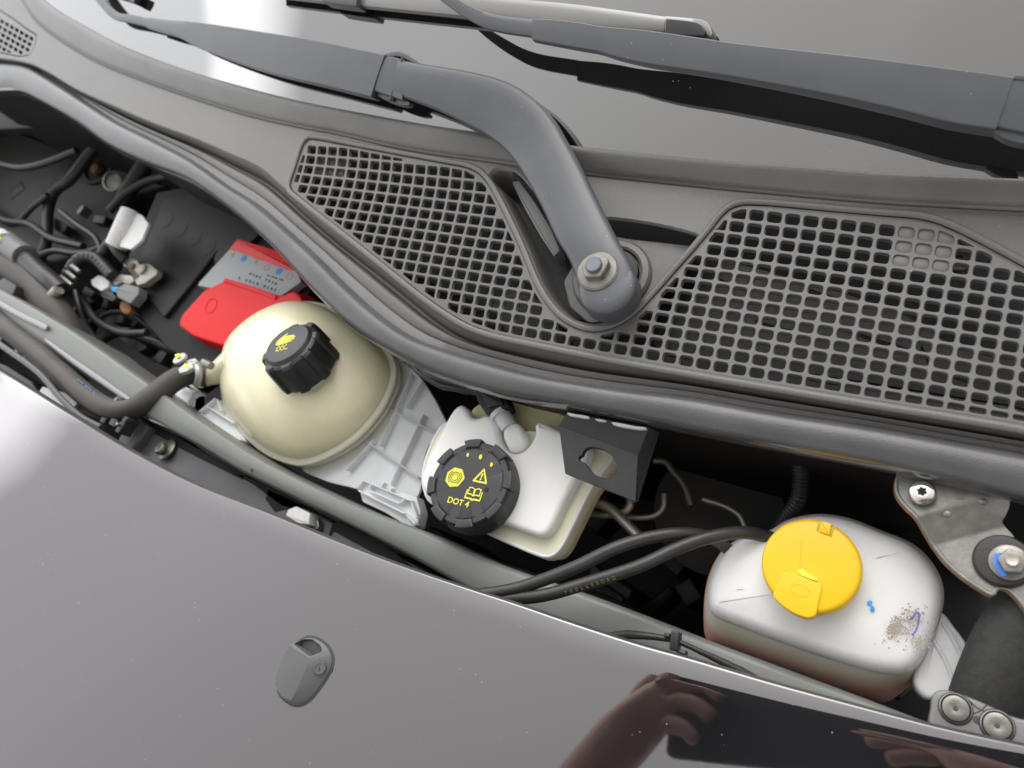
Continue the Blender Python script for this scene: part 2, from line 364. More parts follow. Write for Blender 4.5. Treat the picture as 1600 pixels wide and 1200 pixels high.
G = [(484,217),(560,230),(640,245),(700,256),(730,262),(748,271),(762,287),(776,312),(790,340),(805,372),(816,397),(825,420),(838,450),(855,477),(875,499),(900,513),(925,519),(950,515),(977,503),(1003,482),(1032,451),(1060,419),(1085,391),(1110,361),(1128,338),(1140,327),(1158,320),(1200,321),(1300,330),(1380,337),(1430,341),(1462,348),(1500,364),(1550,390),(1600,417),(1690,466),(1690,682),(1600,665),(1480,645),(1360,626),(1220,603),(1100,583),(980,562),(900,547),(820,531),(770,520),(735,508),(700,488),(660,460),(620,428),(580,396),(540,364),(500,333),(470,309),(456,297),(453,289),(462,262),(474,226)]
F0 = ZF(0.0)
G2 = F0.px(G)
Gs = rounded(G2, .0022, 3)

# ------------------------------------------------------------ the cowl
cowl = thing('cowl_panel', 'grey grained plastic scuttle panel with square-holed grilles below the windshield', 'cowl panel', P(800, 400, 0))
# plate with the two grille openings and the wiper well cut out of it
W = [(766,270),(800,266),(835,300),(870,330),(905,338),(965,342),(1030,352),(1086,366),(1092,371),(1060,406),(1030,438),(1003,469),(977,490),(950,502),(925,506),(902,501),(882,489),(864,469),(848,444),(836,416),(826,390),(800,335),(782,299)]
Wp = cr([q.to_3d() for q in F0.px(W)], 110, True); Wp = [q.to_2d() for q in Wp]
outer = cr([q.to_3d() for q in F0.px(L1)], 120); lower = cr([q.to_3d() for q in F0.px(L2)], 150)
outl = F0.px([(-170, 70), (-150, -60)]) + [q.to_2d() for q in outer] + [q.to_2d() for q in lower[::-1]]
GL = [(-40,-2),(0,17),(20,30),(40,45),(56,55),(53,73),(46,85),(30,87),(0,81),(-40,74)]
GL2 = rounded(F0.px(GL), .003, 3)
plate('scuttle_skin', F0, [outl, inset(Gs, -.0010), Wp, inset(GL2, -.001)], 0, .0032, .0012, M['cowl'], cowl, res=2)
# raised bead round the grille openings
def bead(name, poly, r, m, h=0.0, parent=cowl, close=True):
    pts = [F0.w(p, h) for p in poly]; n = len(pts); rings = []
    for i in range(n):
        t = (pts[(i+1) % n] - pts[i-1]).normalized(); s = V((0, 0, 1)).cross(t).normalized()
        rings.append([pts[i] + s*(r*math.cos(a)) + V((0, 0, 1))*(r*.62*math.sin(a)) for a in [math.pi*k/8 - .25 for k in range(10)]])
    rings.append(rings[0]); return surf(name, rings, m, parent, angle=70)
bead('bead', [q.to_2d() for q in cr([p.to_3d() for p in inset(G2, -.0022)], 260, True)], .0022, M['cowl'], .0002)
# the grille insert: real holes, clipped at the rim
Gi = inset(G2, .0026)
def clip(sub, cx):
    out = sub; m = len(cx)
    A = sum(cx[i].x*cx[(i+1) % m].y - cx[(i+1) % m].x*cx[i].y for i in range(m)); sg = 1 if A > 0 else -1
    for i in range(m):
        a, b = cx[i], cx[(i+1) % m]; e = b - a; new = []
        f = lambda p: sg * (e.x*(p.y-a.y) - e.y*(p.x-a.x))
        for k in range(len(out)):
            p, q = out[k-1], out[k]; fp, fq = f(p), f(q)
            if fq >= 0:
                if fp < 0: new.append(p.lerp(q, fp/(fp-fq)))
                new.append(q)
            elif fp >= 0: new.append(p.lerp(q, fp/(fp-fq)))
        out = new
        if len(out) < 3: return []
    cl = []
    for p in out:
        if not cl or (p - cl[-1]).length > 2e-5: cl.append(p)
    if len(cl) > 2 and (cl[0]-cl[-1]).length < 2e-5: cl.pop()
    return cl
def area(p): return abs(sum(p[i].x*p[(i+1) % len(p)].y - p[(i+1) % len(p)].x*p[i].y for i in range(len(p)))) / 2
holes = []; blanks = []
blank = {(i, j) for i in (13, 14, 15) for j in (10, 11, 12)}
Gclip = [q for q in Gi]
for i in range(-31, 26):
    for j in range(-1, 17):
        if j > (14 if i < -12 else 12 if (i < -8 or i >= 2) else 9 if i < -6 else 1 if i < 0 else 8) or i < -30 or i > 21: continue
        hw, hh = .402, .388
        q = F0.px([cell(i-hw, j-hh), cell(i+hw, j-hh), cell(i+hw, j+hh), cell(i-hw, j+hh)])
        c = clip(Gclip, q)
        if len(c) < 3: continue
        if area(c) < .28 * area(q) or area(q) < 1e-6: continue
        r = .0022 if area(c) > .9*area(q) else .0014
        c = rounded(c, r * (.75 if i < -10 else 1), 3)
        (blanks if (i, j) in blank else holes).append(c)
gr = plate('grille_insert', F0, [Gs] + holes + blanks, -.0006, .0022, .0003, M['grille'], cowl)
# second, slightly tighter web under the face: the rib of every cell
def shrink(p, d): return inset(p, d)
plate('grille_ribs', F0, [inset(Gs, .001)] + [shrink(h_, .00032) for h_ in holes], -.0028, .0016, .0001, M['grille'], cowl)
for b_ in blanks: slab('blanked_cell', F0, inset(b_, -.0003), -.0016, -.004, .0004, M['grille'], cowl, seg=2)
# fine moulded step line just inside the rim
bead('rim_line', [q.to_2d() for q in cr([p.to_3d() for p in inset(G2, .0012)], 260, True)], .00035, M['grille'], -.0007)
# far left grille
hl = []
for a in range(9):
    for b_ in range(9):
        cx = 49 - a*7.6 - b_*3.1; cy = 60 - a*4.4 + b_*8.6 
        q = F0.px([(cx-2.9, cy-4.4), (cx+3.0, cy-1.2), (cx+1.2, cy+3.8), (cx-4.0, cy+1.0)])
        c = clip(inset(GL2, .002), q)
        if len(c) > 2 and area(c) > .5*area(q): hl.append(rounded(c, .001, 2))
plate('grille_insert', F0, [GL2] + hl, -.0004, .003, .0003, M['grille'], cowl)
# soft rubber edge between cowl and glass
NR = 160
def line(pts, z, n=NR): return cr([P(x, y, z) for x, y in pts], n)
a0 = line(L0, .010); a1 = line(L1, 0)
rows = []
for t, h in ((0, -.006), (0, .0098), (.04, .0110), (.15, .0118), (.35, .0108), (.6, .0084), (.8, .0060), (.90, .0046), (.95, .0024), (.97, .0012), (1.0, .0010), (1.03, -.0015), (1.03, -.004)):
    rows.append([V((lerp(p.x, q.x, t), lerp(p.y, q.y, t), h)) for p, q in zip(a0, a1)])
surf('soft_edge', rows, M['rubber_soft'], cowl, angle=60)
# rolled front lip and channel
c2 = line(L2, 0); tu = line(TU, -.010)
rows = []
for t, h in ((.00, -.001), (.10, -.0045), (.16, -.010), (.22, -.0165), (.30, -.0165), (.36, -.0105), (.44, -.0088), (.70, -.0098), (.74, -.0112), (.78, -.0102), (1.15, -.011), (1.3, -.02)):
    rows.append([V((lerp(p.x, q.x, t), lerp(p.y, q.y, t), h)) for p, q in zip(c2, tu)])
surf('front_lip', rows, M['cowl'], cowl, angle=60)
# wiper well: walls down to a floor
def ringz(poly, d, z): return [F0.w(p, z) for p in inset(poly, d)]
rings = [ringz(Wp, -.0006, -.0005), ringz(Wp, .0003, -.0010), ringz(Wp, .0012, -.003), ringz(Wp, .003, -.012), ringz(Wp, .0045, -.022), ringz(Wp, .0055, -.027)]
kq = F0.px([(1092, 371), (800, 266)]); i0 = min(range(110), key=lambda i: (Wp[i]-kq[0]).length); i1 = min(range(110), key=lambda i: (Wp[i]-kq[1]).length)
idx = list(range(i0, 110)) + list(range(0, i1 + 1))
surf('well_wall', [[r_[i] for i in idx] for r_ in rings], M['cowl'], cowl, angle=60)
# bright web on the left of the arm and the floor plate on its right
wf = ZF(-.0105)
slab('well_shelf', wf, rounded(wf.px([(925,362),(985,373),(1085,384),(1075,400),(1030,445),(1000,480),(960,500),(920,505),(890,480),(880,440)]), .003), .0, -.004, .001, M['cowl'], cowl)
wf2 = ZF(-.027)
slab('well_floor', wf2, [q for q in inset(wf2.px(W), .001)], 0, -.002, .0005, M['black'], cowl)
wl = ZF(-.004)
slab('well_web', wl, rounded(wl.px([(800,285),(812,283),(838,318),(862,358),(876,392),(866,402),(846,372),(822,330)]), .001), .001, -.012, .0008, M['cowl'], cowl)
# pivot collar
cf = Frame(P(955, 432, -.009))
lathe('pivot_collar', cf, [(.026, -.003), (.026, 0), (.0245, .002), (.021, .0028), (.0195, .002), (.0185, -.004)], M['cowl'], cowl)
lathe('pivot_boot', cf, [(.018, -.004), (.018, .003), (.016, .004)], M['black'], cowl)

# plenum under the grille
pl = ZF(-.075)
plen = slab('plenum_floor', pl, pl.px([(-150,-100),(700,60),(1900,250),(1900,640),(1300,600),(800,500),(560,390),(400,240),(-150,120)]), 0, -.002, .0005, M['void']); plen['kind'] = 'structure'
tr = ZF(-.022)
t_ = slab('plenum_tray', tr, [q.to_2d() for q in cr([p.to_3d() for p in tr.px([(1028,440),(1080,408),(1150,412),(1240,436),(1330,462),(1410,490),(1470,528),(1540,556),(1640,580),(1640,640),(1570,632),(1480,618),(1380,602),(1290,588),(1180,572),(1080,560),(1025,545),(1020,490)])], 60, True)], 0, -.002, .0006, M['tray'])
tag(t_, 'smooth dark tray seen through the holes of the right grille', 'tray')
for k, (a, b_) in enumerate((((1115,432),(1175,452)), ((1260,450),(1330,470)), ((1300,505),(1420,545)), ((1440,540),(1460,575)), ((1470,575),(1520,595)), ((1030,470),(1090,440)), ((1180,500),(1260,520)))):
    tube('vein', [P(*a, -.0205), P((a[0]+b_[0])/2, (a[1]+b_[1])/2+2, -.0205), P(*b_, -.0205)], .0006, M['black'], t_, seg=6, n=10)
tr2 = ZF(-.024)
t2 = slab('plenum_duct', tr2, rounded(tr2.px([(765,478),(800,452),(850,470),(880,515),(900,545),(840,535),(790,520)]), .004), 0, -.003, .001, M['tray'])
tag(t2, 'small dark duct behind the grille holes left of the pivot', 'duct')
t3 = slab('duct_clip', tr2, rounded(tr2.px([(500,250),(540,250),(548,290),(505,290)]), .002), .01, 0, .001, M['cowl'])
tag(t3, 'pale clip behind the upper left corner holes of the middle grille', 'clip')
c3 = lathe('wiper_linkage_disc', Frame(P(1498, 404, -.012)), [(.0075, -.003), (.0075, 0), (.0065, .0006), (.002, .0006), (.002, -.001)], M['nut'])
tag(c3, 'round metal disc behind the holes at the top right of the grille', 'linkage disc')

# ------------------------------------------------------------ weatherstrip
tu2 = line(TU, -.010); tl2 = line(TL, -.020)
rings = []
n = NR
cen = []
for i in range(n):
    # lower edge sampled at matching place: nearest point on the lower line
    p = tu2[i]; q = min(tl2, key=lambda z_: (z_ - p).length); cen.append((p, q))
qs = [c[1] for c in cen]
for _ in range(6): qs = [qs[0]] + [(qs[i-1] + qs[i]*2 + qs[i+1]) / 4 for i in range(1, n-1)] + [qs[-1]]
for i in range(n):
    p, q = tu2[i], qs[i]; wv = (q - p); wv.z = 0; r = wv.length / 2; wv.normalize(); c = (p + q) / 2; c.z = -.0155
    ring = []
    for k in range(24):
        a = 2*math.pi*k/24; ca, sa = math.cos(a), math.sin(a)
        sx = math.copysign(abs(ca)**.85, ca); sz = math.copysign(abs(sa)**.9, sa)
        hgt = .0128 if sa > 0 else .016
        dz = -.0008 if (k in (9, 10)) else 0          # moulding crease near the flange
        ring.append(c + wv * (r * sx) + V((0, 0, hgt*sz + dz)))
    rings.append(ring)
ws = surf('weatherstrip', rings, M['seal'], closed=True, capa=True, capb=True, angle=70)
ws.data.materials.append(mat('seal_carrier_gloss', (.05, .05, .05), .16, ior=2.0, var=.1))
for pg_ in ws.data.polygons:
    if len(pg_.vertices) == 4 and (pg_.vertices[0] % 24) in (20, 21, 22, 23, 0, 1): pg_.material_index = 1
tag(ws, 'thick grey rubber seal curving along the edge of the engine bay', 'rubber seal')

# ------------------------------------------------------------ windshield
GA = math.radians(19.5)
g0 = line(L0, .0085, 120); rows = []
dirs = []
CARUP = V((.4, .9, 0)).normalized()
for i, p in enumerate(g0):
    t = (g0[min(i+2, 119)] - g0[max(i-2, 0)]); nn = V((-t.y, t.x, 0)).normalized(); dirs.append(nn)
CARUP = V((sum(d.x for d in dirs), sum(d.y for d in dirs), 0)).normalized(); dirs = [(d*.45 + CARUP*.55).normalized() for d in dirs]; print('CARUP', CARUP)
for s_ in [-.012, 0, .02, .05, .09, .14, .2, .27, .35, .45]:
    rows.append([p + d * (s_*math.cos(GA)) + V((0, 0, s_*math.sin(GA) - .02*s_*s_)) for p, d in zip(g0, dirs)])
gl = surf('windshield', rows, M['glass'], angle=None)
tag(gl, 'glossy dark windshield glass mirroring a grey sky behind the wipers', 'windshield')
gl['kind'] = 'structure'; 
bmg = bmesh.new(); bmg.from_mesh(gl.data); BV = BVHTree.FromBMesh(bmg); bmg.free()
def PG(x, y, h):
    r = ray(x, y); loc, nn, _, _ = BV.ray_cast(CAM, r)
    if loc is None:
        o = P(1100, 250, .0085); nn = (V((0, 0, 1))*math.cos(GA) - CARUP*math.sin(GA)); loc = PP(x, y, o, nn)
    if nn.dot(r) > 0: nn = -nn
    return loc - r * (h / abs(r.dot(nn)))

# ------------------------------------------------------------ wipers
def strip_loft(name, top, bot, h, thick, m, parent, n=60, crown=.0012, flange=.004):
    """arm between two pixel lines: rounded upper face with turned-down sides. h(t) = height over the glass"""
    A = cr([V((x, y, 0)) for x, y in top], n); B = cr([V((x, y, 0)) for x, y in bot], n); rings = []
    for i in range(n):
        t = i/(n-1); hh = h(t); a = PG(A[i].x, A[i].y, hh); b = PG(B[i].x, B[i].y, hh)
        up = V((0, 0, 1)) - CARUP*.35; up.normalize(); ax = (b - a); L = ax.length; ax.normalize(); th = thick(t) if callable(thick) else thick
        e_ = min(.08, .0009/L); pr = [(0.0, -th), (0, -.0016), (e_*.3, -.0005), (e_, -.0001), (.3, crown*.2), (.5, crown*.28), (.7, crown*.2), (1-e_, -.0001), (1-e_*.3, -.0005), (1.0, -.0016), (1.0, -th)]
        rings.append([a + ax*(L*u) + up*hz for u, hz in pr])
    return surf(name, rings, m, parent, closed=True, capa=True, capb=True, angle=28)
wa = thing('wiper', 'near wiper with curved grey arm bolted to the pivot in the middle', 'wiper', P(935, 425, .012), 'wiper arms over the windshield')
def hN(t): return lerp(.030, .024, t)
# curved head from pivot up to the hinge, cross-sections across the arm
LE = [(902,452),(900,440),(888,405),(868,372),(842,318),(816,272),(790,236),(760,211),(722,191),(682,172),(645,158),(612,146)]
RE = [(992,452),(991,440),(984,410),(963,372),(930,308),(906,260),(882,216),(860,180),(830,150),(790,126),(742,112),(692,103),(652,97),(622,91)]
A = cr([V((x, y, 0)) for x, y in LE], 80); B = cr([V((x, y, 0)) for x, y in RE], 80); rings = []
HP_, HN_, _a, _b = BV.ray_cast(CAM, ray(640, 125)); HN_ = HN_ if HN_.z > 0 else -HN_
def PGp(x, y, h): return PP(x, y, HP_ + HN_*h, HN_)
def armpt(x, y, t):
    low = P(x, y, lerp(.022, .030, min(1, t/.45)))
    k = max(0, min(1, (t-.08)/.80)); k = k*k*(3-2*k)
    return low.lerp(PGp(x, y, .019), k)
for i in range(80):
    t = i/79; a = armpt(A[i].x, A[i].y, t); b = armpt(B[i].x, B[i].y, t); up = (V((0, 0, 1)) - CARUP*(.45*t)).normalized(); ax = b-a; L = ax.length; ax.normalize()
    th = lerp(.013, .008, t)
    pr = [(.03, -th), (0, -th*.5), (.0, -.003), (.035, -.0012), (.10, -.0001), (.3, .0007), (.5, .001), (.7, .0007), (.90, -.0001), (.965, -.0012), (1, -.003), (1.0, -th*.5), (.97, -th)]
    rings.append([a + ax*(L*u) + up*hz for u, hz in pr])
surf('arm_head', rings, M['arm'], wa, closed=True, capa=False, capb=True, angle=60)
nf = Frame(P(947, 430, .022))
# rounded boss end of the head
bx = Frame((nf.w((0, 0))), (0, 0, 1)); c2d = bx.px([(947, 446)])[0]; RB = (bx.px([(992, 446)])[0] - bx.px([(902, 446)])[0]).length / 2
lathe('arm_boss', bx, [(RB*.93, -.016), (RB, -.014), (RB, -.003), (RB*.965, -.0010), (RB*.88, .0002), (RB*.6, .0008), (RB*.2, .0010)], M['arm'], wa, c=tuple(c2d), angle=60, ex=True)
nn_ = Frame(P(934, 424, .023))
nut = lathe('nut_flange', nn_, [(.0126, -.002), (.0128, .0006), (.0118, .0018), (.0095, .0024)], M['nut'], wa)
hx = rounded(circ((0, 0), .0092, 6, a0=.35), .0012, 3)
slab('nut', nn_, hx, .0072, .001, .0010, M['nut'], wa)
lathe('stud', nn_, [(.0050, .005), (.0050, .0086), (.0044, .0092)], M['stud'], wa)
# hinge cup at the arm channel
A = [(600,86),(596,100),(590,118),(584,134),(580,141)]; 
hc = thing
def cyl_between(name, a, b, r, m, parent, seg=18): return tube(name, [a, (a+b)/2, b], r, m, parent, seg=seg, n=5)
strip_loft('hinge_tongue', [(588,92),(610,88),(632,94)], [(580,140),(604,148),(628,156)], lambda t: .0185, .008, M['arm'], wa, n=12, crown=.002)
cyl_between('hinge_pin', PG(632, 92, .016), PG(612, 158, .016), .0022, M['arm_dark'], wa)
strip_loft('hinge_ear', [(598,84),(622,80),(640,88),(656,99)], [(600,92),(622,88),(640,95),(654,103)], lambda t: .0175, .006, M['arm'], wa, n=16, crown=.0003)
strip_loft('hinge_ear', [(582,138),(606,147),(630,154),(640,160)], [(584,147),(606,158),(628,165),(638,165)], lambda t: .0150, .005, M['arm'], wa, n=16, crown=.0003)
# channel
strip_loft('arm_channel', [(232,26),(262,30),(300,33),(345,39),(410,49),(480,60),(540,72),(601,85)], [(228,43),(250,50),(276,57),(300,70),(352,91),(420,113),(500,132),(579,151)], lambda t: lerp(.014, .0195, t), lambda t: lerp(.004, .0105, t), M['arm'], wa, n=50)
strip_loft('channel_end', [(597,86),(600,87),(604,88)], [(576,149),(580,150),(584,150)], lambda t: .0180, .009, M['arm_dark'], wa, n=4)
strip_loft('arm_rod', [(150,-20),(168,5),(184,19),(205,22),(236,28)], [(138,-14),(158,12),(176,29),(203,35),(232,42)], lambda t: .0125, .003, M['arm'], wa, n=30)
# far wiper
wb = thing('wiper', 'far wiper whose long straight arm runs across the upper right over the windshield', 'wiper', PG(1585, 160, 0), 'wiper arms over the windshield')
strip_loft('arm_channel', [(832,28),(870,30),(905,34),(940,40),(1000,45),(1060,53),(1150,66),(1250,77),(1350,88),(1450,101),(1530,111),(1585,119)], [(831,62),(870,69),(905,75),(935,80),(960,88),(1010,99),(1100,112),(1200,129),(1300,148),(1400,170),(1480,190),(1556,202)], lambda t: lerp(.037, .038, t), lambda t: lerp(.005, .0125, min(1, t*1.4)), M['arm'], wb, n=60)
strip_loft('arm_rod', [(684,-20),(712,-4),(742,12),(775,22),(836,30)], [(664,-20),(690,2),(725,26),(765,45),(833,57)], lambda t: .035, .0035, M['arm'], wb, n=30)
strip_loft('arm_head', [(1578,123),(1600,122),(1660,128),(1760,150)], [(1550,196),(1590,205),(1650,215),(1740,240)], lambda t: .0375, .012, M['arm'], wb, n=16)
strip_loft('hinge_ear', [(1552,198),(1572,199),(1592,203),(1610,214)], [(1552,207),(1572,218),(1594,224),(1612,226)], lambda t: .035, .008, M['arm'], wb, n=16, crown=.0003)
strip_loft('hinge_ear', [(1586,116),(1606,117),(1630,120),(1650,128)], [(1584,124),(1606,126),(1630,128),(1650,134)], lambda t: .038, .006, M['arm'], wb, n=12, crown=.0003)
# blade lying under the far arm
bl = wb
strip_loft('blade_spoiler', [(420,-34),(560,-22),(700,-12),(800,-3),(900,6),(1040,25)], [(420,-8),(560,8),(700,22),(800,32),(900,42),(1038,50)], lambda t: .013, .006, M['silver'], bl, n=40, crown=.002)
strip_loft('end_cap', [(1040,24),(1075,27),(1100,31),(1110,40),(1113,52)], [(1039,51),(1070,52),(1095,53),(1106,55),(1110,58)], lambda t: .0135, .009, M['silver'], bl, n=16, crown=.001)
strip_loft('end_cap_inset', [(1041,28),(1070,31),(1092,36),(1102,48)], [(1040,56),(1070,56),(1092,56),(1100,56)], lambda t: .0148, .003, M['arm_dark'], bl, n=12, crown=.0002)
strip_loft('blade_rubber', [(225,-40),(420,-22),(700,12),(900,34),(1110,56)], [(225,-28),(420,-10),(700,22),(900,44),(1110,64)], lambda t: .005, .004, M['arm_dark'], bl, n=30)
strip_loft('blade_adapter', [(505,-20),(530,-18),(560,-12)], [(503,2),(530,6),(556,9)], lambda t: .017, .012, M['arm'], bl, n=8)
bl2 = wa
strip_loft('blade_spoiler', [(60,-60),(190,-22),(215,-10)], [(50,-45),(185,-6),(208,5)], lambda t: .010, .006, M['arm_dark'], bl2, n=16)

# ------------------------------------------------------------ hood
M['hem'] = mat('hood_hem_satin', (.05, .05, .052), .45)
HO = P(800, 935, .012); HN = (R_*-.37 + U_*.41 - F_).normalized()
EH = [(-90,530),(0,581),(125,657),(200,701),(300,752),(425,801),(540,848),(650,889),(740,919),(800,938),(900,972),(1000,1004),(1080,1026),(1210,1064),(1340,1099),(1470,1133),(1600,1161),(1720,1184)]
HD = -CARUP.copy(); HD = (HD - HN*HD.dot(HN)).normalized()
e = cr([PP(x, y, HO, HN) for x, y in EH], 160)
hood = thing('hood', 'glossy black hood panel in the foreground mirroring grey sky and two hands', 'hood', PP(800, 1100, HO, HN))
rows = []
ex = e[80].x
for s_, dr in ((.012, -.020), (.004, -.020), (.001, -.014), (0, -.010), (.0001, -.0050), (.0003, -.0022), (.0008, -.0010), (.0015, -.0004), (.0026, -.0001), (.014, 0), (.02, 0), (.035, 0), (.06, 0), (.1, 0), (.15, 0), (.22, 0), (.32, 0), (.45, 0)):
    rows.append([p + HD*s_ + HN*(dr - .10*max(0, (-(p.x) - .12))**2 - .03*s_**2) for p in e])
hm = surf('hood_skin', rows[7:], M['paint'], hood, angle=None)
surf('hood_hem', rows[:8], M['hem'], hood, angle=None)
# washer nozzle with a small round key lock
HF = Frame(PP(478, 1050, HO, HN), HN, (1, 0, 0)); HF.o = HF.o + HN*0
loc = HF.o; ss = (loc - e[0]).length
HFh = -.0012
no = [(434,1072),(440,1042),(450,1022),(463,1006),(477,996),(492,996),(507,1004),(517,1016),(521,1033),(514,1054),(498,1078),(482,1096),(465,1103),(449,1097),(437,1085)]
q = [p.to_2d() for p in cr([p.to_3d() for p in HF.px(no)], 48, True)]
hp = HF.px([(463,1009),(494,1029),(489,1046),(477,1072),(466,1094),(452,1089),(441,1070),(446,1045),(455,1022)])
bm = bmesh.new()
for p in q: bm.verts.new(HF.w(p, HFh-.004)); 
for p in inset(q, .0006): bm.verts.new(HF.w(p, HFh+.0022))
for p in hp: bm.verts.new(HF.w(p, HFh+.0085))
bmesh.ops.convex_hull(bm, input=bm.verts[:])
for v in [v for v in bm.verts if not v.link_faces]: bm.verts.remove(v)
me = bpy.data.meshes.new('washer_nozzle'); bm.to_mesh(me); bm.free()
noz = link('washer_nozzle', me, M['nozzle'], hood, angle=28)
noz['label'] = 'matt grey teardrop washer nozzle with a small round lock'
cutp = rounded(HF.px([(468,1007),(476,999),(490,999),(503,1008),(508,1018),(494,1027)]), .0012)
ct = slab('cut', HF, cutp, .02, HFh+.0008, .0002, None, hood)
md = noz.modifiers.new('cut', 'BOOLEAN'); md.object = ct; md.operation = 'DIFFERENCE'; md.solver = 'EXACT'
bv_ = noz.modifiers.new('bev', 'BEVEL'); bv_.width = .0006; bv_.segments = 3; bv_.limit_method = 'ANGLE'; bv_.angle_limit = math.radians(25)
bpy.context.view_layer.update()
me2 = bpy.data.meshes.new_from_object(noz.evaluated_get(bpy.context.evaluated_depsgraph_get()))
noz.modifiers.clear(); noz.data = me2; noz.data.set_sharp_from_angle(angle=math.radians(40)); bpy.data.objects.remove(ct)
lfn = (HN + V((.30, .0, 0))).normalized(); LF = Frame(PP(500, 1044, HO + HN*(.0045), HN), lfn)
lathe('lock', LF, [(.0040, -.004), (.0040, .0006), (.0037, .0011), (.0030, .0011), (.0028, .0006)], M['nozzle'], noz, seg=28)
box('key_slot', LF, (-.0004, -.0002), (.0007, .0030), .0004, .0010, M['ink'], noz, rot=.15, bev=.0001)
slab('nozzle_gasket', HF, inset(q, -.0009), HFh-.0002+.0016, HFh-.003, .0004, M['nozzle_dark'], noz)

# ------------------------------------------------------------ engine bay shell
bay = thing('engine_bay', 'black engine bay recess', 'engine bay', V((0, 0, -.36))); del bay['category']; bay['kind'] = 'structure'; del bay['label']
def quad(name, pts, m, parent): return mesh(name, pts, [tuple(range(len(pts)))], m, parent, smooth=False)
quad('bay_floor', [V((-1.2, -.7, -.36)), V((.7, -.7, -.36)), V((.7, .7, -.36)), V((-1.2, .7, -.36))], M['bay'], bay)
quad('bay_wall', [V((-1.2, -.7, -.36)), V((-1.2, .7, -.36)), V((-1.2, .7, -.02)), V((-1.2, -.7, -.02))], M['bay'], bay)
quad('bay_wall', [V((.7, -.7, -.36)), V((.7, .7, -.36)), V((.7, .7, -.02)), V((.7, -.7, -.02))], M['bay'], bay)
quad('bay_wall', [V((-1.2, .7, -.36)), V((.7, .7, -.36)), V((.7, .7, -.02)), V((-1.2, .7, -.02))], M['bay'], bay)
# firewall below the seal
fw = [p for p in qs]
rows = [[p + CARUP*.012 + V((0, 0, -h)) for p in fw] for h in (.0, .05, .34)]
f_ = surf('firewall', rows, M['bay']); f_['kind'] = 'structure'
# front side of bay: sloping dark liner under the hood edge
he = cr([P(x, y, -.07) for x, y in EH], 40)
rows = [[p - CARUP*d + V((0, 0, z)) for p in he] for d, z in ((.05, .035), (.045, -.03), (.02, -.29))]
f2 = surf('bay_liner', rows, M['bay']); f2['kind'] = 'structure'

# ------------------------------------------------------------ painted rail (inner fender)
RU = [(-60,425),(0,452),(70,491),(125,525),(225,595),(317,660),(400,714),(475,753),(575,797),(650,825),(700,847),(792,886),(920,930),(1050,979),(1100,999),(1200,1036),(1350,1092),(1500,1150)]
RL = [(-60,470),(0,505),(60,540),(140,596),(222,651),(312,700),(375,738),(475,787),(600,850),(669,888),(760,940),(900,1010),(1050,1075),(1110,1100),(1200,1130),(1360,1190),(1500,1240)]
rz = -.062
ru = cr([P(x, y, rz) for x, y in RU], 100); rl0 = cr([P(x, y, rz) for x, y in RL], 100)
rows = []
for t, h in ((-.02, -.06), (-.02, -.012), (0, -.0025), (.05, -.0008), (.12, 0), (.5, .0004), (.80, .0000), (.90, -.0012), (.96, -.004), (1.0, -.009), (1.02, -.05)):
    rows.append([V((lerp(a.x, b.x, t), lerp(a.y, b.y, t), rz + h)) for a, b in zip(ru, rl0)])
rl = thing('body_rail', 'grey-green painted body rail running diagonally beside the hood edge', 'body rail', P(520, 790, rz))
surf('rail_skin', rows, M['rail'], rl, angle=60)
rf = ZF(rz + .0042)
def strip_px(name, fr, pts, wd, h, m, parent, n=40, drop=.003):
    c = cr([V((x, y, 0)) for x, y in pts], n); c = [fr.w(p) for p in fr.px([(a.x, a.y) for a in c])]; rings = []
    for i in range(n):
        t = (c[min(i+1, n-1)] - c[max(i-1, 0)]).normalized(); s_ = fr.n.cross(t); ww = wd(i/(n-1)) if callable(wd) else wd
        rings.append([c[i] + s_*ww/2 + fr.n*(h-drop), c[i] + s_*ww/2 + fr.n*(h-.0004), c[i] + s_*ww*.42 + fr.n*h, c[i] - s_*ww*.42 + fr.n*h, c[i] - s_*ww/2 + fr.n*(h-.0004), c[i] - s_*ww/2 + fr.n*(h-drop)])
    return surf(name, rings, m, parent, closed=True, capa=True, capb=True, angle=60)
M['rail_light'] = mat('rail_seam_light', (0.294, 0.294, 0.308), .35, grain=.2)
strip_px('rail_flange', rf, [(-20,462),(20,486),(72,512)], .006, .0, M['rail_light'], rl)
strip_px('rail_flange', rf, [(68,530),(110,562),(150,590),(190,618),(208,630)], lambda t: .0035 + .002*math.sin(t*3), -.0015, M['rail_light'], rl)
strip_px('rail_flange', rf, [(225,652),(262,668),(300,688),(345,712)], .0015, -.006, M['rail_light'], rl)
for (x, y) in ((393, 734), (930, 700)): 
    if x < 500: lathe('rail_hole', Frame(P(x, y, rz+.0012)), [(.0012, 0), (.0012, .0008)], M['ink'], rl, seg=12)
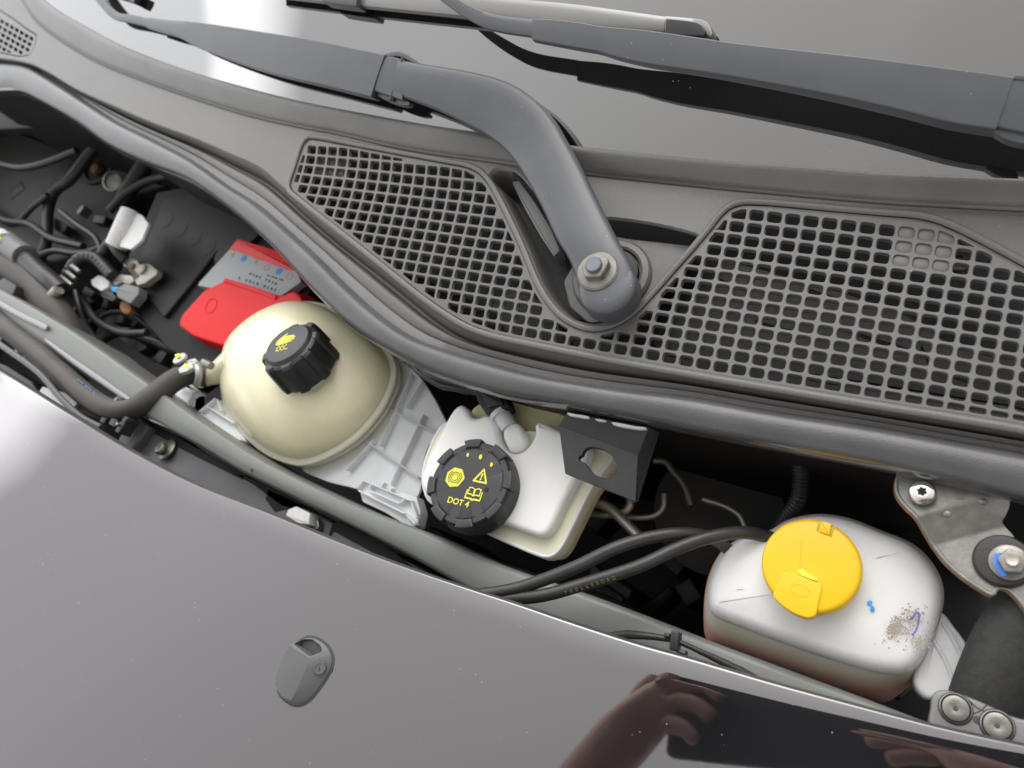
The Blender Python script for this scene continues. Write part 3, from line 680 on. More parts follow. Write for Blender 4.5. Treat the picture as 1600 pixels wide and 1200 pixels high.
# inner grey panel between rail and hood
ip = thing('inner_fender_panel', 'flat grey painted panel with bolts between the rail and the hood edge', 'panel', P(400, 770, -.085))
pf = ZF(-.082)
slab('panel_skin', pf, [q.to_2d() for q in cr([p.to_3d() for p in pf.px([(215,655),(300,700),(370,738),(470,790),(560,838),(680,900),(760,950),(740,1000),(560,930),(420,860),(300,800),(200,740)])], 60, True)], 0, -.02, .002, M['inner'], ip)
slab('panel_step', pf, rounded(pf.px([(212,662),(226,652),(246,672),(208,722),(188,712)]), .002), .010, 0, .002, M['inner'], ip)
for pts_ in ([(180,650),(230,655),(300,696),(385,742),(380,750),(290,705),(225,668)], [(420,765),(470,788),(480,800),(475,812),(450,795),(430,800),(415,780)], [(505,862),(520,818),(535,815),(600,850),(650,890),(640,896),(580,862),(522,830)], [(360,735),(400,760),(440,790),(478,800),(470,787),(420,760)]):
    slab('painted_shade', pf, rounded(pf.px(pts_), .001), .0006, -.001, .0002, M['void'], ip)  # flat black slabs stand in for the shade along the rail edge
bt = thing('panel_bolt', 'zinc hex bolt with wide flange on the grey panel left of the cream tank', 'bolt', P(262, 705, -.078))
bf = Frame(P(262, 703, -.080), (-.1, .25, 1))
lathe('bolt_flange', bf, [(.0105, 0), (.0105, .0015), (.0085, .0025)], M['zinc'], bt)
slab('bolt_head', Frame(P(255, 703, -.077), (-.1, .25, 1)), rounded(circ((0, 0), .0062, 6), .0008, 2), .0055, 0, .0010, M['zinc'], bt)
lathe('bolt_cup', Frame(P(253, 702, -.0713), (-.1, .25, 1)), [(.0032, 0), (.0032, .0004), (.0022, .0003)], M['chrome'], bt)
pg = thing('panel_plug', 'cream plastic plug sitting against the hood edge on the grey panel', 'plug', P(480, 810, -.08))
pgf = ZF(-.078)
slab('plug_body', pgf, rounded(pgf.px([(462,800),(474,795),(496,806),(494,824),(478,822),(458,810)]), .0012), .010, -.002, .0012, M['white_tag'], pg)
slab('plug_step', pgf, rounded(pgf.px([(455,806),(466,800),(470,812),(460,814)]), .0008), .006, -.002, .0008, M['white_tag'], pg)
slab('plug_foot', pgf, rounded(pgf.px([(486,820),(500,812),(502,824),(498,830),(486,826)]), .002), .003, -.002, .0008, M['zinc'], pg)

# ------------------------------------------------------------ coolant expansion tank
TZ = -.098
tk = thing('expansion_tank', 'cream translucent domed coolant tank with black ribbed screw cap', 'coolant tank', P(495, 620, -.16))
tf = Frame((0, 0, TZ))
dome = [(347,600),(350,572),(362,540),(388,512),(425,488),(465,475),(505,478),(545,497),(580,522),(608,552),(617,580),(612,606),(595,640),(560,681),(518,709),(478,724),(450,721),(414,705),(377,672),(356,640)]
dq = [p.to_2d() for p in cr([p.to_3d() for p in tf.px(dome)], 72, True)]
cenm = sum(dq, V((0, 0))) / len(dq); dtop = tf.px([(478, 578)])[0]; 
rings = [[tf.w(p, -.075) for p in inset(dq, .014)], [tf.w(p, -.03) for p in inset(dq, .004)], [tf.w(p, -.002) for p in inset(dq, .001)]]
H = .046
for k in range(13):
    a = math.pi/2 * k / 12 * .93; sc = math.cos(a); h = H*math.sin(a)
    cc = cenm.lerp(dtop, math.sin(a)**1.3)
    rings.append([tf.w(cc + (p - cenm)*(sc*.965), h) for p in dq])
surf('tank_dome', rings, M['tank'], tk, closed=True, capa=True, capb=True, angle=70)
seam = surf('seam_flange', [[tf.w(p, h) for p in inset(dq, d)] for d, h in ((.003, -.002), (-.0012, -.002), (-.0022, -.0008), (-.0022, .0010), (-.0012, .0020), (.0035, .0022))], M['tank'], tk, closed=True, angle=70)
surf('seam_flange', [[tf.w(p, h) for p in inset(dq, d)] for d, h in ((.003, -.009), (-.0006, -.009), (-.0016, -.0075), (-.0006, -.006), (.003, -.006))], M['tank'], tk, closed=True, angle=70)
# raised moulding line on the dome front and small dimples
mk = thing
slab('paint_dot', Frame(P(409, 620, TZ+.032), (-.3, -.6, 1)), circ((0, 0), .0020, 14, .0012, -.2), .0006, -.002, .0003, M['yellow_mark'], tk)
# neck + cap
ca = (V((-.03, .33, 1))).normalized()
cf = Frame(P(484, 575, -.061), ca)
lathe('filler_neck', cf, [(.021, -.012), (.0205, .004)], M['tank'], tk)
lob = lambda a, r, h: (.0021 * max(0, math.cos(6*a/1 + .6))**1.0 if r > .021 else 0)
def lobe(a, r, h):
    if r < .0225: return 0
    x = (a*8/(2*math.pi) + .2) % 1   # eight grip lobes
    return .0028 * max(0, min(1, (.24 - abs(x-.5))*14))
CS = 1.10
cap = lathe('cap', cf, [(r_*CS, h_*CS) for r_, h_ in [(.0235, .000), (.0238, .003), (.0228, .020), (.0222, .0238), (.0205, .0255), (.0198, .0258), (.0190, .0270), (.0178, .0283), (.0150, .0286), (.004, .0286)]], M['cap'], tk, seg=128, mod=lobe, angle=32)
# hand and steam symbol on the cap
kc = K(cf.o)*1.10; cs = Frame(cf.w((0, 0), .0286*kc), ca, R_)
def sym(fr, name, polys, m, parent, h=.00035, s=1.0, rot=0., c=(0, 0)):
    cz, sz = math.cos(rot), math.sin(rot)
    out = [[V((c[0] + s*(p[0]*cz - p[1]*sz), c[1] + s*(p[0]*sz + p[1]*cz))) for p in pl_] for pl_ in polys]
    return plate(name, fr, out, h, h + .0004, .00005, m, parent)
hand = [(-9,1),(-7,4),(-4,6.5),(-1,9),(-.5,8.3),(-2.2,5.6),(7,4.6),(7.3,3.4),(1.6,3.2),(1.6,2.8),(9,2.9),(9.2,1.7),(1.8,1.3),(1.8,.9),(8.8,.6),(8.8,-.5),(2,-.6),(2,-1),(7.4,-1.5),(7.2,-2.4),(-2,-3),(-7,-3.2),(-9,-2)]
sym(cs, 'hand_symbol', [hand], M['capyel'], cap, s=.00092*kc, rot=-.12, c=(-.0015*kc, .0025*kc))
for k in range(3):
    x0 = -5 + k*3.4; wv = [(x0 + math.sin(t*1.9)*.9, -3.8 - t*1.35) for t in [i_*.33 for i_ in range(11)]]
    pl_ = [(a-.45, b) for a, b in wv] + [(a+.55, b) for a, b in wv[::-1]]
    sym(cs, 'steam_symbol', [pl_], M['capyel'], cap, s=.00092*kc, rot=-.12, c=(-.0015*kc, .0025*kc))
wv = [(-6.5 + t, -9.6 + .5*math.sin(t*1.6)) for t in [i_*.5 for i_ in range(25)]]
sym(cs, 'water_symbol', [[(a, b+.35) for a, b in wv] + [(a, b-.4) for a, b in wv[::-1]]], M['capyel'], cap, s=.00092*kc, rot=-.12, c=(-.0015*kc, .0025*kc))
# hose spigot with mould ridge
sp = [P(372, 566, TZ+.018), P(350, 578, TZ+.014), P(326, 590, TZ+.008), P(312, 594, TZ+.006)]
tube('hose_spigot', sp, lambda t: lerp(.016, .0075, min(1, t*1.3)), M['tank'], tk, seg=20, n=24)
tube('spigot_ridge', [P(408, 548, TZ+.037), P(380, 556, TZ+.032), P(350, 566, TZ+.024), P(325, 574, TZ+.017)], .0012, M['tank'], tk, seg=8, n=12)
for (x, y) in ((402, 552), (383, 577)): lathe('mould_dimple', Frame(P(x, y, TZ+.034), (-.5, -.2, 1)), [(.0022, -.002), (.0020, .0002), (.0012, .0005)], M['tank'], tk, seg=16)

# frosted bracket right of the tank
fb = thing('tank_bracket', 'frosted clear ribbed plastic bracket between the cream tank and the white reservoir', 'bracket', P(620, 700, -.13))
ff = ZF(-.112)
sheet = [(600,560),(645,578),(672,612),(690,645),(697,668),(668,700),(660,740),(655,770),(640,790),(600,782),(560,765),(500,748),(470,722),(520,700),(580,640)]
slab('bracket_sheet', ff, [q.to_2d() for q in cr([p.to_3d() for p in ff.px(sheet)], 70, True)], 0, -.003, .0008, M['frost'], fb)
def rib(a, b, hh=.007, wd=.0011):
    p0, p1 = ff.px([a, b]); d = (p1-p0); L = d.length; ang = math.atan2(d.y, d.x)
    box('rib', ff, tuple((p0+p1)/2), (L, wd), -.001, hh, M['frost'], fb, rot=ang, bev=.0003)
for a, b in (((610,640),(690,682)), ((575,690),(660,750)), ((600,700),(648,588)), ((616,762),(668,650)), ((548,738),(590,690)), ((640,640),(665,600)), ((625,565),(660,560))): rib(a, b)
# latch box at its lower end
lf = ZF(-.098)
slab('latch_base', lf, rounded(lf.px([(562,768),(574,752),(612,766),(650,775),(657,800),(652,822),(640,824),(600,800),(566,784)]), .002), 0, -.012, .001, M['frost'], fb)
def wallp(a, b, h0=0, hh=.006, wd=.0014, m='frost', fr=lf, parent=fb, nm='latch_wall'):
    p0, p1 = fr.px([a, b]); d = (p1-p0)
    return box(nm, fr, tuple((p0+p1)/2), (d.length, wd), h0, hh, M[m], parent, rot=math.atan2(d.y, d.x), bev=.0003)
for a, b in (((564,766),(573,753)), ((573,753),(650,786)), ((564,768),(640,806)), ((640,806),(655,822)), ((586,758),(582,768)), ((582,768),(630,790)), ((612,774),(618,765)), ((630,790),(638,782)), ((648,786),(657,812)), ((600,764),(606,756))): wallp(a, b)
# left latch
slab('latch_base', lf, rounded(lf.px([(316,645),(345,624),(358,640),(385,690),(370,700),(318,660)]), .002), .0, -.006, .001, M['frost'], fb)
for a, b in (((318,646),(342,626)), ((320,650),(382,690)), ((330,638),(372,664)), ((345,628),(352,645)), ((262,616),(300,636)), ((300,636),(306,618)), ((284,606),(320,618)), ((318,618),(300,602))): wallp(a, b)
slab('latch_plate', lf, rounded(lf.px([(268,618),(285,603),(318,616),(304,622),(300,650),(318,664),(308,664),(290,648)]), .001), -.002, -.005, .0005, M['frost'], fb)

# ------------------------------------------------------------ brake fluid reservoir
br = thing('brake_fluid_reservoir', 'white brake fluid reservoir with notched top and black cap marked DOT 4', 'brake fluid reservoir', P(790, 740, -.12))
bz = ZF(-.056)
bo = [(718,631),(728,637),(738,652),(748,651),(758,647),(768,651),(776,664),(779,682),(788,700),(800,707),(815,704),(828,692),(835,676),(834,663),(841,658),(852,660),(872,670),(900,680),(918,690),(922,704),(912,728),(896,756),(880,786),(868,812),(856,832),(842,838),(826,833),(790,820),(750,806),(690,784),(662,768),(657,745),(668,714),(686,678),(704,643)]
bq = [p.to_2d() for p in cr([p.to_3d() for p in bz.px(bo)], 120, True)]
slab('reservoir_body', bz, bq, 0, -.012, .0045, M['brake'], br, seg=6, angle=70)
bz2 = ZF(-.068)
b2 = [(660,745),(664,772),(672,786),(700,802),(755,832),(800,853),(842,870),(858,873),(876,862),(896,826),(925,768),(945,738),(960,708),(900,690),(840,675),(780,672),(700,660),(672,700)]
bq2 = [p.to_2d() for p in cr([p.to_3d() for p in bz2.px(b2)], 100, True)]
M['brake_cream'] = mat('brake_reservoir_cream', (.88, .86, .66), .34, sss=.35, sssr=.008, grain=.06, gscale=300)
slab('reservoir_flange', bz2, bq2, .0015, -.010, .0022, M['brake_cream'], br, seg=4, angle=70)
tube('flange_rim', [bz2.w(p, .0012) for p in inset(bq2, .0012)] + [bz2.w(inset(bq2, .0012)[0], .0012)], .0013, M['brake'], br, seg=8, smoothpath=False)
slab('reservoir_lower', bz2, inset(bq2, .003), -.004, -.025, .002, M['brake_low'], br, seg=3)
bz3 = ZF(-.074)
slab('reservoir_rear', bz3, rounded(bz3.px([(735,640),(765,618),(815,628),(880,646),(900,665),(880,700),(800,700),(740,670)]), .004), 0, -.05, .002, M['brake_low'], br)
# port with level-sensor connector
pk = Frame(P(800, 690, -.062), (0, .0, 1))
slab('port_boss', bz, [q.to_2d() for q in cr([p.to_3d() for p in bz.px([(784,668),(796,658),(808,660),(816,672),(820,690),(810,703),(795,704),(788,694),(783,680)])], 40, True)], -.002, -.02, .004, M['brake'], br)
ax0 = P(778, 640, -.060); ax1 = P(796, 668, -.062)
cyl_between('port_collar', ax0, ax1, .0068, M['clearneck'], br)
cyl_between('port_ring', ax0.lerp(ax1, .15), ax0.lerp(ax1, .35), .0088, M['clearneck'], br)
cn = thing('level_sensor_plug', 'glossy black electrical plug pushed onto the white reservoir port', 'electrical plug', P(765, 630, -.06))
cz = ZF(-.055)
slab('plug_body', cz, rounded(cz.px([(742,608),(752,604),(790,618),(797,636),(778,646),(762,650),(750,632)]), .0012), .002, -.012, .001, M['black'], cn)
slab('plug_latch', cz, rounded(cz.px([(756,616),(784,624),(790,634),(766,640)]), .0008), .0045, .001, .0006, M['cap'], cn)
tube('plug_cable', [P(748, 612, -.058), P(725, 600, -.055), P(700, 594, -.055), P(672, 585, -.055), P(640, 562, -.06)], .0045, M['hose'], cn)
tube('plug_cable', [P(735, 612, -.058), P(712, 606, -.055), P(690, 602, -.055), P(655, 580, -.055), P(640, 562, -.06)], .0030, M['cap'], cn)
# cap
bn = V((.02, .10, 1)).normalized(); bcf = Frame(P(746, 765, -.056), bn)
RC = (bcf.px([(811, 765)])[0] - bcf.px([(681, 765)])[0]).length / 2 * 1.0
def lug(a, r, h):
    x = ((a - .35) * 8 / (2*math.pi)) % 1
    return .0 if .27 < x < .73 else (-.0014 if r > RC*.9 and h > .002 else 0)
bc = lathe('cap', bcf, [(RC*.985, -.004), (RC, .000), (RC*.995, .0095), (RC*.985, .0120), (RC*.955, .0136), (RC*.90, .0141), (RC*.3, .0141)], M['cap'], br, seg=160, mod=lug, angle=30, ex=True)
ct_ = Frame(bcf.w((0, 0), .0141), bn)
for k in range(8):
    a = .35 + (k + .5) * 2*math.pi/8
    a = .35 + (k + .5)*math.pi/4
    arc = circ((0, 0), RC*.99, 10, a0=a-.22, a1=a+.22) + circ((0, 0), RC*.80, 10, a0=a+.20, a1=a-.20)
    slab('cap_lug', ct_, rounded(arc, .0007, 2), .0012, -.008, .0007, M['cap'], bc, seg=3)
    arc2 = circ((0, 0), RC*.79, 12, a0=a-.30, a1=a+.30) + circ((0, 0), RC*.765, 12, a0=a+.30, a1=a-.30)
    slab('lug_groove', ct_, arc2, .0002, -.001, .0001, M['void'], bc, seg=1)
MM = .001
rt = -.30
def CP(x, y):   # pixel -> cap frame
    return ct_.px([(x, y)])[0]
def csym(name, polys, c, s=1.0, rot=rt): return sym(ct_, name, polys, M['capyel'], bc, s=s*MM, rot=rot, c=tuple(CP(*c)), h=.0003)
csym('brake_symbol', [circ((0, 0), 7.6, 8, a0=.2), circ((0, 0), 4.0, 28), circ((0, 0), 3.6, 28)], (711, 746))
csym('brake_symbol', [circ((0, 0), 2.6, 24), circ((0, 0), 2.25, 24)], (711, 746))
o_ = thing
ink = M['cap']
def csymk(name, polys, c, s=1.0, rot=rt, h=.00055): return sym(ct_, name, polys, ink, bc, s=s*MM, rot=rot, c=tuple(CP(*c)), h=h)
csymk('brake_symbol_line', [circ((0, 0), 2.7, 28), circ((0, 0), 2.3, 28)], (711, 746))
for a0_, a1_ in ((2.2, 4.1), (-.95, .95)):
    csymk('brake_symbol_line', [circ((0, 0), 5.5, 14, a0=a0_, a1=a1_) + circ((0, 0), 5.05, 14, a0=a1_, a1=a0_)], (711, 746))
csymk('brake_symbol_line', [circ((0, 0), 4.15, 28), circ((0, 0), 3.75, 28)], (711, 746))
tri = rounded([V((-6.2, -5)), V((6.2, -5)), V((0, 6.2))], 1.4); tri2 = rounded([V((-4.0, -3.7)), V((4.0, -3.7)), V((0, 3.7))], .8)
csym('warning_symbol', [tri, tri2], (753, 744))
csym('warning_symbol', [[(-.75, 1.9), (.75, 1.9), (.45, -1.1), (-.45, -1.1)]], (753, 744)); csym('warning_symbol', [circ((0, -2.3), .75, 12)], (753, 744))
pg1 = [(0,-2.8),(-2.5,-1.7),(-5,-2.2),(-5,3.2),(-2.5,3.8),(0,2.6)]; pg1i = [(-.6,-1.7),(-2.5,-.8),(-4.3,-1.2),(-4.3,2.6),(-2.5,3.0),(-.6,2.1)]
csym('book_symbol', [pg1, pg1i], (741, 770)); csym('book_symbol', [[(-a, b) for a, b in pg1], [(-a, b) for a, b in pg1i]], (741, 770))
csym('book_symbol', [[(-6.4,1.9),(-5.6,1.9),(-5.6,-3.6),(-1,-3.6),(0,-4.2),(1,-3.6),(5.6,-3.6),(5.6,1.9),(6.4,1.9),(6.4,-4.8),(1.4,-4.8),(0,-5.6),(-1.4,-4.8),(-6.4,-4.8)]], (741, 771))
for (x, y, w_) in ((731, 711, 1.0), (751, 714, 1.3), (768, 726, 1.1)): csym('tick_mark', [circ((0, 0), w_, 10, w_*1.5)], (x, y), rot=-.1)
def text(name, s_, fr, c, size, rot, m, parent, h=.0003):
    cu = bpy.data.curves.new(name, 'FONT'); cu.body = s_; cu.size = size; cu.align_x = 'CENTER'; cu.align_y = 'CENTER'; cu.extrude = .0002; cu.offset = size*.012
    o = bpy.data.objects.new('t', cu); C.objects.link(o); dg = bpy.context.evaluated_depsgraph_get()
    me = bpy.data.meshes.new_from_object(o.evaluated_get(dg)); bpy.data.objects.remove(o); bpy.data.curves.remove(cu); me.name = name
    Mx = Matrix((fr.u, fr.v, fr.n)).transposed().to_4x4(); Mx.translation = fr.w(c, h - .0002)
    me.transform(Mx @ Matrix.Rotation(rot, 4, 'Z')); me.materials.clear(); return link(name, me, m, parent, smooth=False)
text('print', 'DOT 4', ct_, tuple(CP(716, 785)), .0060, -.32, M['capyel'], bc)
lathe('cap_dimple', Frame(ct_.w(CP(760, 765), .0001), bn), [(.0018, -.001), (.0018, .0002), (.0012, .0003)], M['void'], bc, seg=16)

# ------------------------------------------------------------ foam block bracket
fo = thing('foam_block', 'black foam block with an oval hole stuck under the rubber seal', 'foam block', P(950, 710, -.045))
t1, t2_, t3_, t4 = P(886, 645, -.024), P(1014, 668, -.024), P(997, 710, -.021), P(873, 665, -.021)
fn = Frame(P(935, 720, -.024), (V((.05, -.12, 1))).normalized())
fp = fn.px([(873,665),(997,710),(993,784),(883,740)])
hole = [q.to_2d() for q in cr([p.to_3d() for p in fn.px([(911,706),(918,700),(930,699),(945,704),(958,715),(964,729),(962,740),(952,747),(938,745),(925,738),(916,727),(912,722),(905,719),(904,714),(909,712)])], 50, True)]
pf_ = rounded(fp, .0006, 2)
plate('block_front', fn, [pf_, hole], 0, .006, .0003, M['foam'], fo)
back = [P(886, 645, -.016), P(1014, 668, -.016), fn.w(fp[1], -.0), fn.w(fp[0], 0)]
rings = [[back[0], back[1], P(1020, 672, -.05), P(886, 650, -.05)], [fn.w(fp[0], -.0002), fn.w(fp[1], -.0002), fn.w(fp[1], -.006), fn.w(fp[0], -.006)]]
surf('block_top', rings, M['foam'], fo, closed=True, capa=True, capb=True, angle=20)
s1 = [fn.w(fp[1], -.0004), fn.w(fp[2], -.0004), P(997, 784, -.036), P(1030, 676, -.032), P(1014, 668, -.016)]
s2 = [p + V((-.004, .0, -.004)) for p in s1]
mesh('block_side', s1 + s2, [(0, 1, 2, 3, 4), (9, 8, 7, 6, 5)] + [(i, (i+1) % 5, 5+(i+1) % 5, 5+i) for i in range(5)], M['foam'], fo, angle=20)
gf = ZF(-.0165)
for pts_ in ([(887,646),(900,648),(914,650),(923,653),(920,655),(905,653),(890,650)], [(956,661),(975,663),(995,667),(1012,669),(1011,672),(990,671),(960,665)], [(931,655),(948,658),(946,660),(933,658)]):
    slab('glue', gf, [q.to_2d() for q in cr([p.to_3d() for p in gf.px(pts_)], 24, True)], .0018, -.001, .0005, M['glue'], fo, seg=2)

# ------------------------------------------------------------ washer fluid reservoir
wz = ZF(-.052)
wr = thing('washer_fluid_reservoir', 'milky white washer fluid reservoir with yellow snap cap and pink fluid', 'washer reservoir', P(1290, 960, -.14))
wo_ = [(1103,948),(1105,908),(1124,864),(1146,843),(1178,833),(1200,830),(1222,813),(1250,804),(1283,800),(1325,806),(1375,825),(1425,846),(1456,874),(1473,905),(1477,930),(1470,965),(1457,1003),(1440,1036),(1415,1052),(1385,1052),(1340,1042),(1242,1010),(1150,976),(1116,962)]
wq = [p.to_2d() for p in cr([p.to_3d() for p in wz.px(wo_)], 110, True)]
wlo = [(1100,985),(1103,915),(1122,868),(1146,846),(1178,836),(1200,832),(1222,816),(1250,807),(1283,803),(1325,809),(1375,828),(1425,849),(1454,876),(1471,908),(1474,945),(1462,985),(1448,1025),(1432,1058),(1405,1085),(1380,1098),(1330,1090),(1235,1058),(1143,1024),(1110,1008)]
wl_f = ZF(-.105); wl3 = cr([wl_f.w(p) for p in wl_f.px(wlo)], 110, True)
wcen = sum(wq, V((0, 0))) / len(wq)
rings = [[p + V((0, 0, -.06)) for p in wl3]]
for k in range(7):
    t = k/7; rings.append([p.lerp(wz.w(q, -.012), t) + V((0, 0, .004*math.sin(t*math.pi))) for p, q in zip(wl3, wq)])
rings.append([wz.w(p, -.012) for p in wq])
for k in range(9):
    a = math.pi/2*k/8; rr = .011; rings.append([wz.w(p, -.002 - rr*(1-math.sin(a))) for p in inset(wq, rr*(1-math.cos(a))*.8)])
inn = inset(wq, .011*.8)
for t, h in ((.75, .0004), (.5, .0016), (.25, .002)): rings.append([wz.w(wcen.lerp(p, t), h - .0) for p in inn])
surf('tank_body', rings, M['washer'], wr, closed=True, capa=True, capb=True, angle=80)
# raised ridge lines
for pts_ in ([(1350,878),(1385,868),(1405,862)], [(1150,921),(1170,921),(1190,918)], [(1355,905),(1378,940),(1395,960)]):
    tube('mould_line', [P(x, y, -.0520) for x, y in pts_], .00035, M['washer'], wr, seg=6, n=12)
# right hand pump pocket
pz = ZF(-.068)
po = [(1462,956),(1475,958),(1495,985),(1519,1022),(1521,1038),(1510,1064),(1498,1082),(1475,1088),(1448,1092),(1428,1064),(1440,1020)]
slab('side_pocket', pz, [q.to_2d() for q in cr([p.to_3d() for p in pz.px(po)], 50, True)], 0, -.03, .003, M['washer_plain'], wr, angle=80)
for a, b in (((1472,972),(1508,1040)), ((1458,1000),(1490,1066)), ((1484,978),(1517,1030))):
    tube('pocket_rib', [P(*a, -.0685), P((a[0]+b[0])/2 + 3, (a[1]+b[1])/2, -.0685), P(*b, -.0685)], .0016, M['washer_plain'], wr, seg=10, n=16)
# cap
yc = Frame(P(1268, 888, -.046), (0, .03, 1))
RY = (yc.px([(1346, 888)])[0] - yc.px([(1190, 888)])[0]).length / 2
lathe('filler_neck', yc, [(RY*.9, -.012), (RY*.9, .003)], M['washer'], wr, ex=True)
base = circ((0, 0), RY, 90)
ycp = lathe('cap', yc, [(RY*.985, 0), (RY, .0025), (RY*1.0, .006), (RY*.985, .0085), (RY*.95, .0100), (RY*.88, .0104), (RY*.3, .0106)], M['yellow'], wr, seg=96, angle=60, ex=True)
yt = Frame(yc.w((0, 0), .0104), (0, .03, 1))
lidp = yt.px([(1227,892),(1257,896),(1288,912),(1284,935),(1276,962),(1262,966),(1240,960),(1219,943),(1203,927),(1212,910)])
slab('pull_tab', yt, rounded(yt.px([(1222,893),(1250,899),(1286,914),(1281,938),(1275,963),(1262,967),(1240,959),(1222,947),(1207,932),(1214,912)]), .0018, 3), .0011, -.008, .0009, M['yellow'], ycp)
slab('hinge_tab', yt, rounded(yt.px([(1283,814),(1300,819),(1296,837),(1279,831)]), .0006), .0012, -.009, .0006, M['yellow'], ycp)
for pts_ in ([(1278,818),(1281,819),(1278,830),(1275,829)], [(1300,824),(1303,825),(1299,839),(1296,838)]): slab('hinge_slot', yt, yt.px(pts_), .0004, -.001, .0001, M['ochre'], ycp, seg=1)
slab('marker_stroke', yt, [q.to_2d() for q in cr([p.to_3d() for p in yt.px([(1248,891),(1254,891),(1264,898),(1278,906),(1276,908),(1262,904),(1250,898)])], 24, True)], .0014, .0, .0001, M['yellow_mark'], ycp, seg=1)
tube('embossed_oval', [yt.w(q_, .0011) for q_ in [yt.px([(x, y)])[0] for x, y in [(1233,920),(1243,914),(1258,918),(1265,926),(1255,932),(1240,929),(1233,920)]]], .00022, M['yellow'], ycp, seg=6, n=30)
tube('embossed_line', [yt.w(q_, .0002) for q_ in yt.px([(1252,845),(1251,870),(1250,888)])], .00025, M['yellow'], ycp, seg=6, n=8)
# ink marks and grime on the tank top
mz = ZF(-.0503)
def stroke(name, pts, r, m, z=-.0514): return tube(name, [P(x, y, z) for x, y in pts], r, m, wr, seg=8, n=24)
stroke('ink_arrow', [(1425,993),(1431,985),(1435,972),(1436,962),(1434,957)], .0005, M['purple'])
stroke('ink_arrow', [(1421,969),(1427,963),(1434,957),(1437,962)], .00055, M['purple'])
slab('ink_dot', ZF(-.0503), [q.to_2d() for q in cr([p.to_3d() for p in mz.px([(1356,940),(1363,939),(1362,945),(1366,949),(1366,956),(1360,955),(1361,948),(1356,946)])], 24, True)], .0008, -.001, .0001, M['cyan'], wr, seg=1)
random.seed(3)
vs, fs = [], []
for k in range(520):
    t = random.random()
    if t < .5: cx, cy, sx, sy = 1392, 982, 13, 9
    elif t < .7: cx, cy, sx, sy = 1424, 965, 10, 9
    elif t < .85: cx, cy, sx, sy = 1438, 1002, 9, 7
    else: cx, cy, sx, sy = 1405, 975, 38, 16
    x, y = random.gauss(cx, sx), random.gauss(cy, sy)
    if not (1325 < x < 1458 and 935 < y < 1028): continue
    c = P(x, y, -.0517); r = random.uniform(.0002, .00065); b0 = len(vs); a0_ = random.random()*6
    for s_ in range(5): vs.append(c + V((r*math.cos(a0_+s_*1.257)*random.uniform(.5, 1.3), r*math.sin(a0_+s_*1.257), 0)))
    vs.append(c + V((0, 0, .0002))); fs += [(b0+s_, b0+(s_+1) % 5, b0+5) for s_ in range(5)]
gm = mesh('grime_specks', vs, fs, M['grime'], wr); gm['kind'] = 'stuff'

# ------------------------------------------------------------ hoses over the rail
ha = tube('washer_hose', [P(740, 930, -.012), P(775, 926, -.012), P(820, 916, -.014), P(900, 886, -.018), P(960, 857, -.022), P(1015, 840, -.028), P(1070, 834, -.036), P(1115, 842, -.05), P(1150, 870, -.08)], .0043, M['hose'], n=90, seg=20)
tag(ha, 'upper thin black rubber hose arching out from under the hood edge', 'hose', 'thin black rubber hoses')
hb = thing('washer_hose', 'lower thin black rubber hose with faint yellow print, ending behind the washer reservoir', 'hose', P(900, 910, -.02), 'thin black rubber hoses')
hbp = [P(740, 936, -.014), P(790, 936, -.014), P(850, 930, -.015), P(920, 910, -.019), P(1000, 884, -.024), P(1060, 856, -.030), P(1115, 838, -.036), P(1165, 832, -.046), P(1210, 842, -.062)]
tube('hose_body', hbp, .0043, M['hose'], hb, n=90, seg=20)
hc_ = cr(hbp, 300)
tx = 'TRELLEBORG'
for k, ch in enumerate(tx):
    i = 92 + k*5; t = (hc_[i+1] - hc_[i-1]).normalized(); up = V((-.05, -.62, .78)); up = (up - t*up.dot(t)).normalized()
    fr = Frame(hc_[i] + up*.00425, up, t); text('print', ch, fr, (0, 0), .0030, 0, M['hosetext'], hb, h=.0002)
# clipped cable by the hood edge
cb = thing('taped_cable', 'grey taped cable with a black clip lying on the rail against the hood edge', 'cable', P(1060, 1000, -.03))
tube('cable_body', [P(930, 1000, -.040), P(975, 992, -.034), P(1003, 993, -.028), P(1035, 997, -.026), P(1060, 1003, -.026), P(1090, 1016, -.028), P(1130, 1035, -.032), P(1170, 1056, -.036), P(1215, 1085, -.04)], lambda t: .0023 + .0006*math.sin(t*9), M['hose'], cb, n=60, bump=lambda i: 1 + .05*((i % 4) < 1))
cbf = Frame(P(1056, 1002, -.025), (0, 0, 1))
box('cable_clip', cbf, (0, 0), (.0052, .0120), -.004, .0045, M['cap'], cb, rot=-.2); box('clip_tooth', cbf, (-.004, .003), (.004, .003), -.003, .003, M['cap'], cb, rot=-.2)
box('clip_tooth', cbf, (.003, -.006), (.006, .003), -.003, .003, M['cap'], cb, rot=-.2)

# ------------------------------------------------------------ hood hinge bracket
hi = thing('hinge_bracket', 'bare zinc hood hinge plate with a torx screw and a nut with blue paint', 'hinge bracket', P(1500, 840, -.02))
hf = Frame(P(1490, 830, -.024), (-.10, .05, 1))
ho = [(1409,740),(1401,758),(1404,776),(1415,791),(1434,810),(1448,832),(1462,853),(1480,876),(1505,898),(1535,918),(1552,926),(1558,915),(1575,917),(1590,930),(1640,985),(1660,960),(1660,860),(1620,850),(1590,842),(1583,832),(1570,818),(1566,812),(1573,800),(1578,784),(1570,776),(1500,762),(1450,745)]
hq = [q.to_2d() for q in cr([p.to_3d() for p in hf.px(ho)], 130, True)]
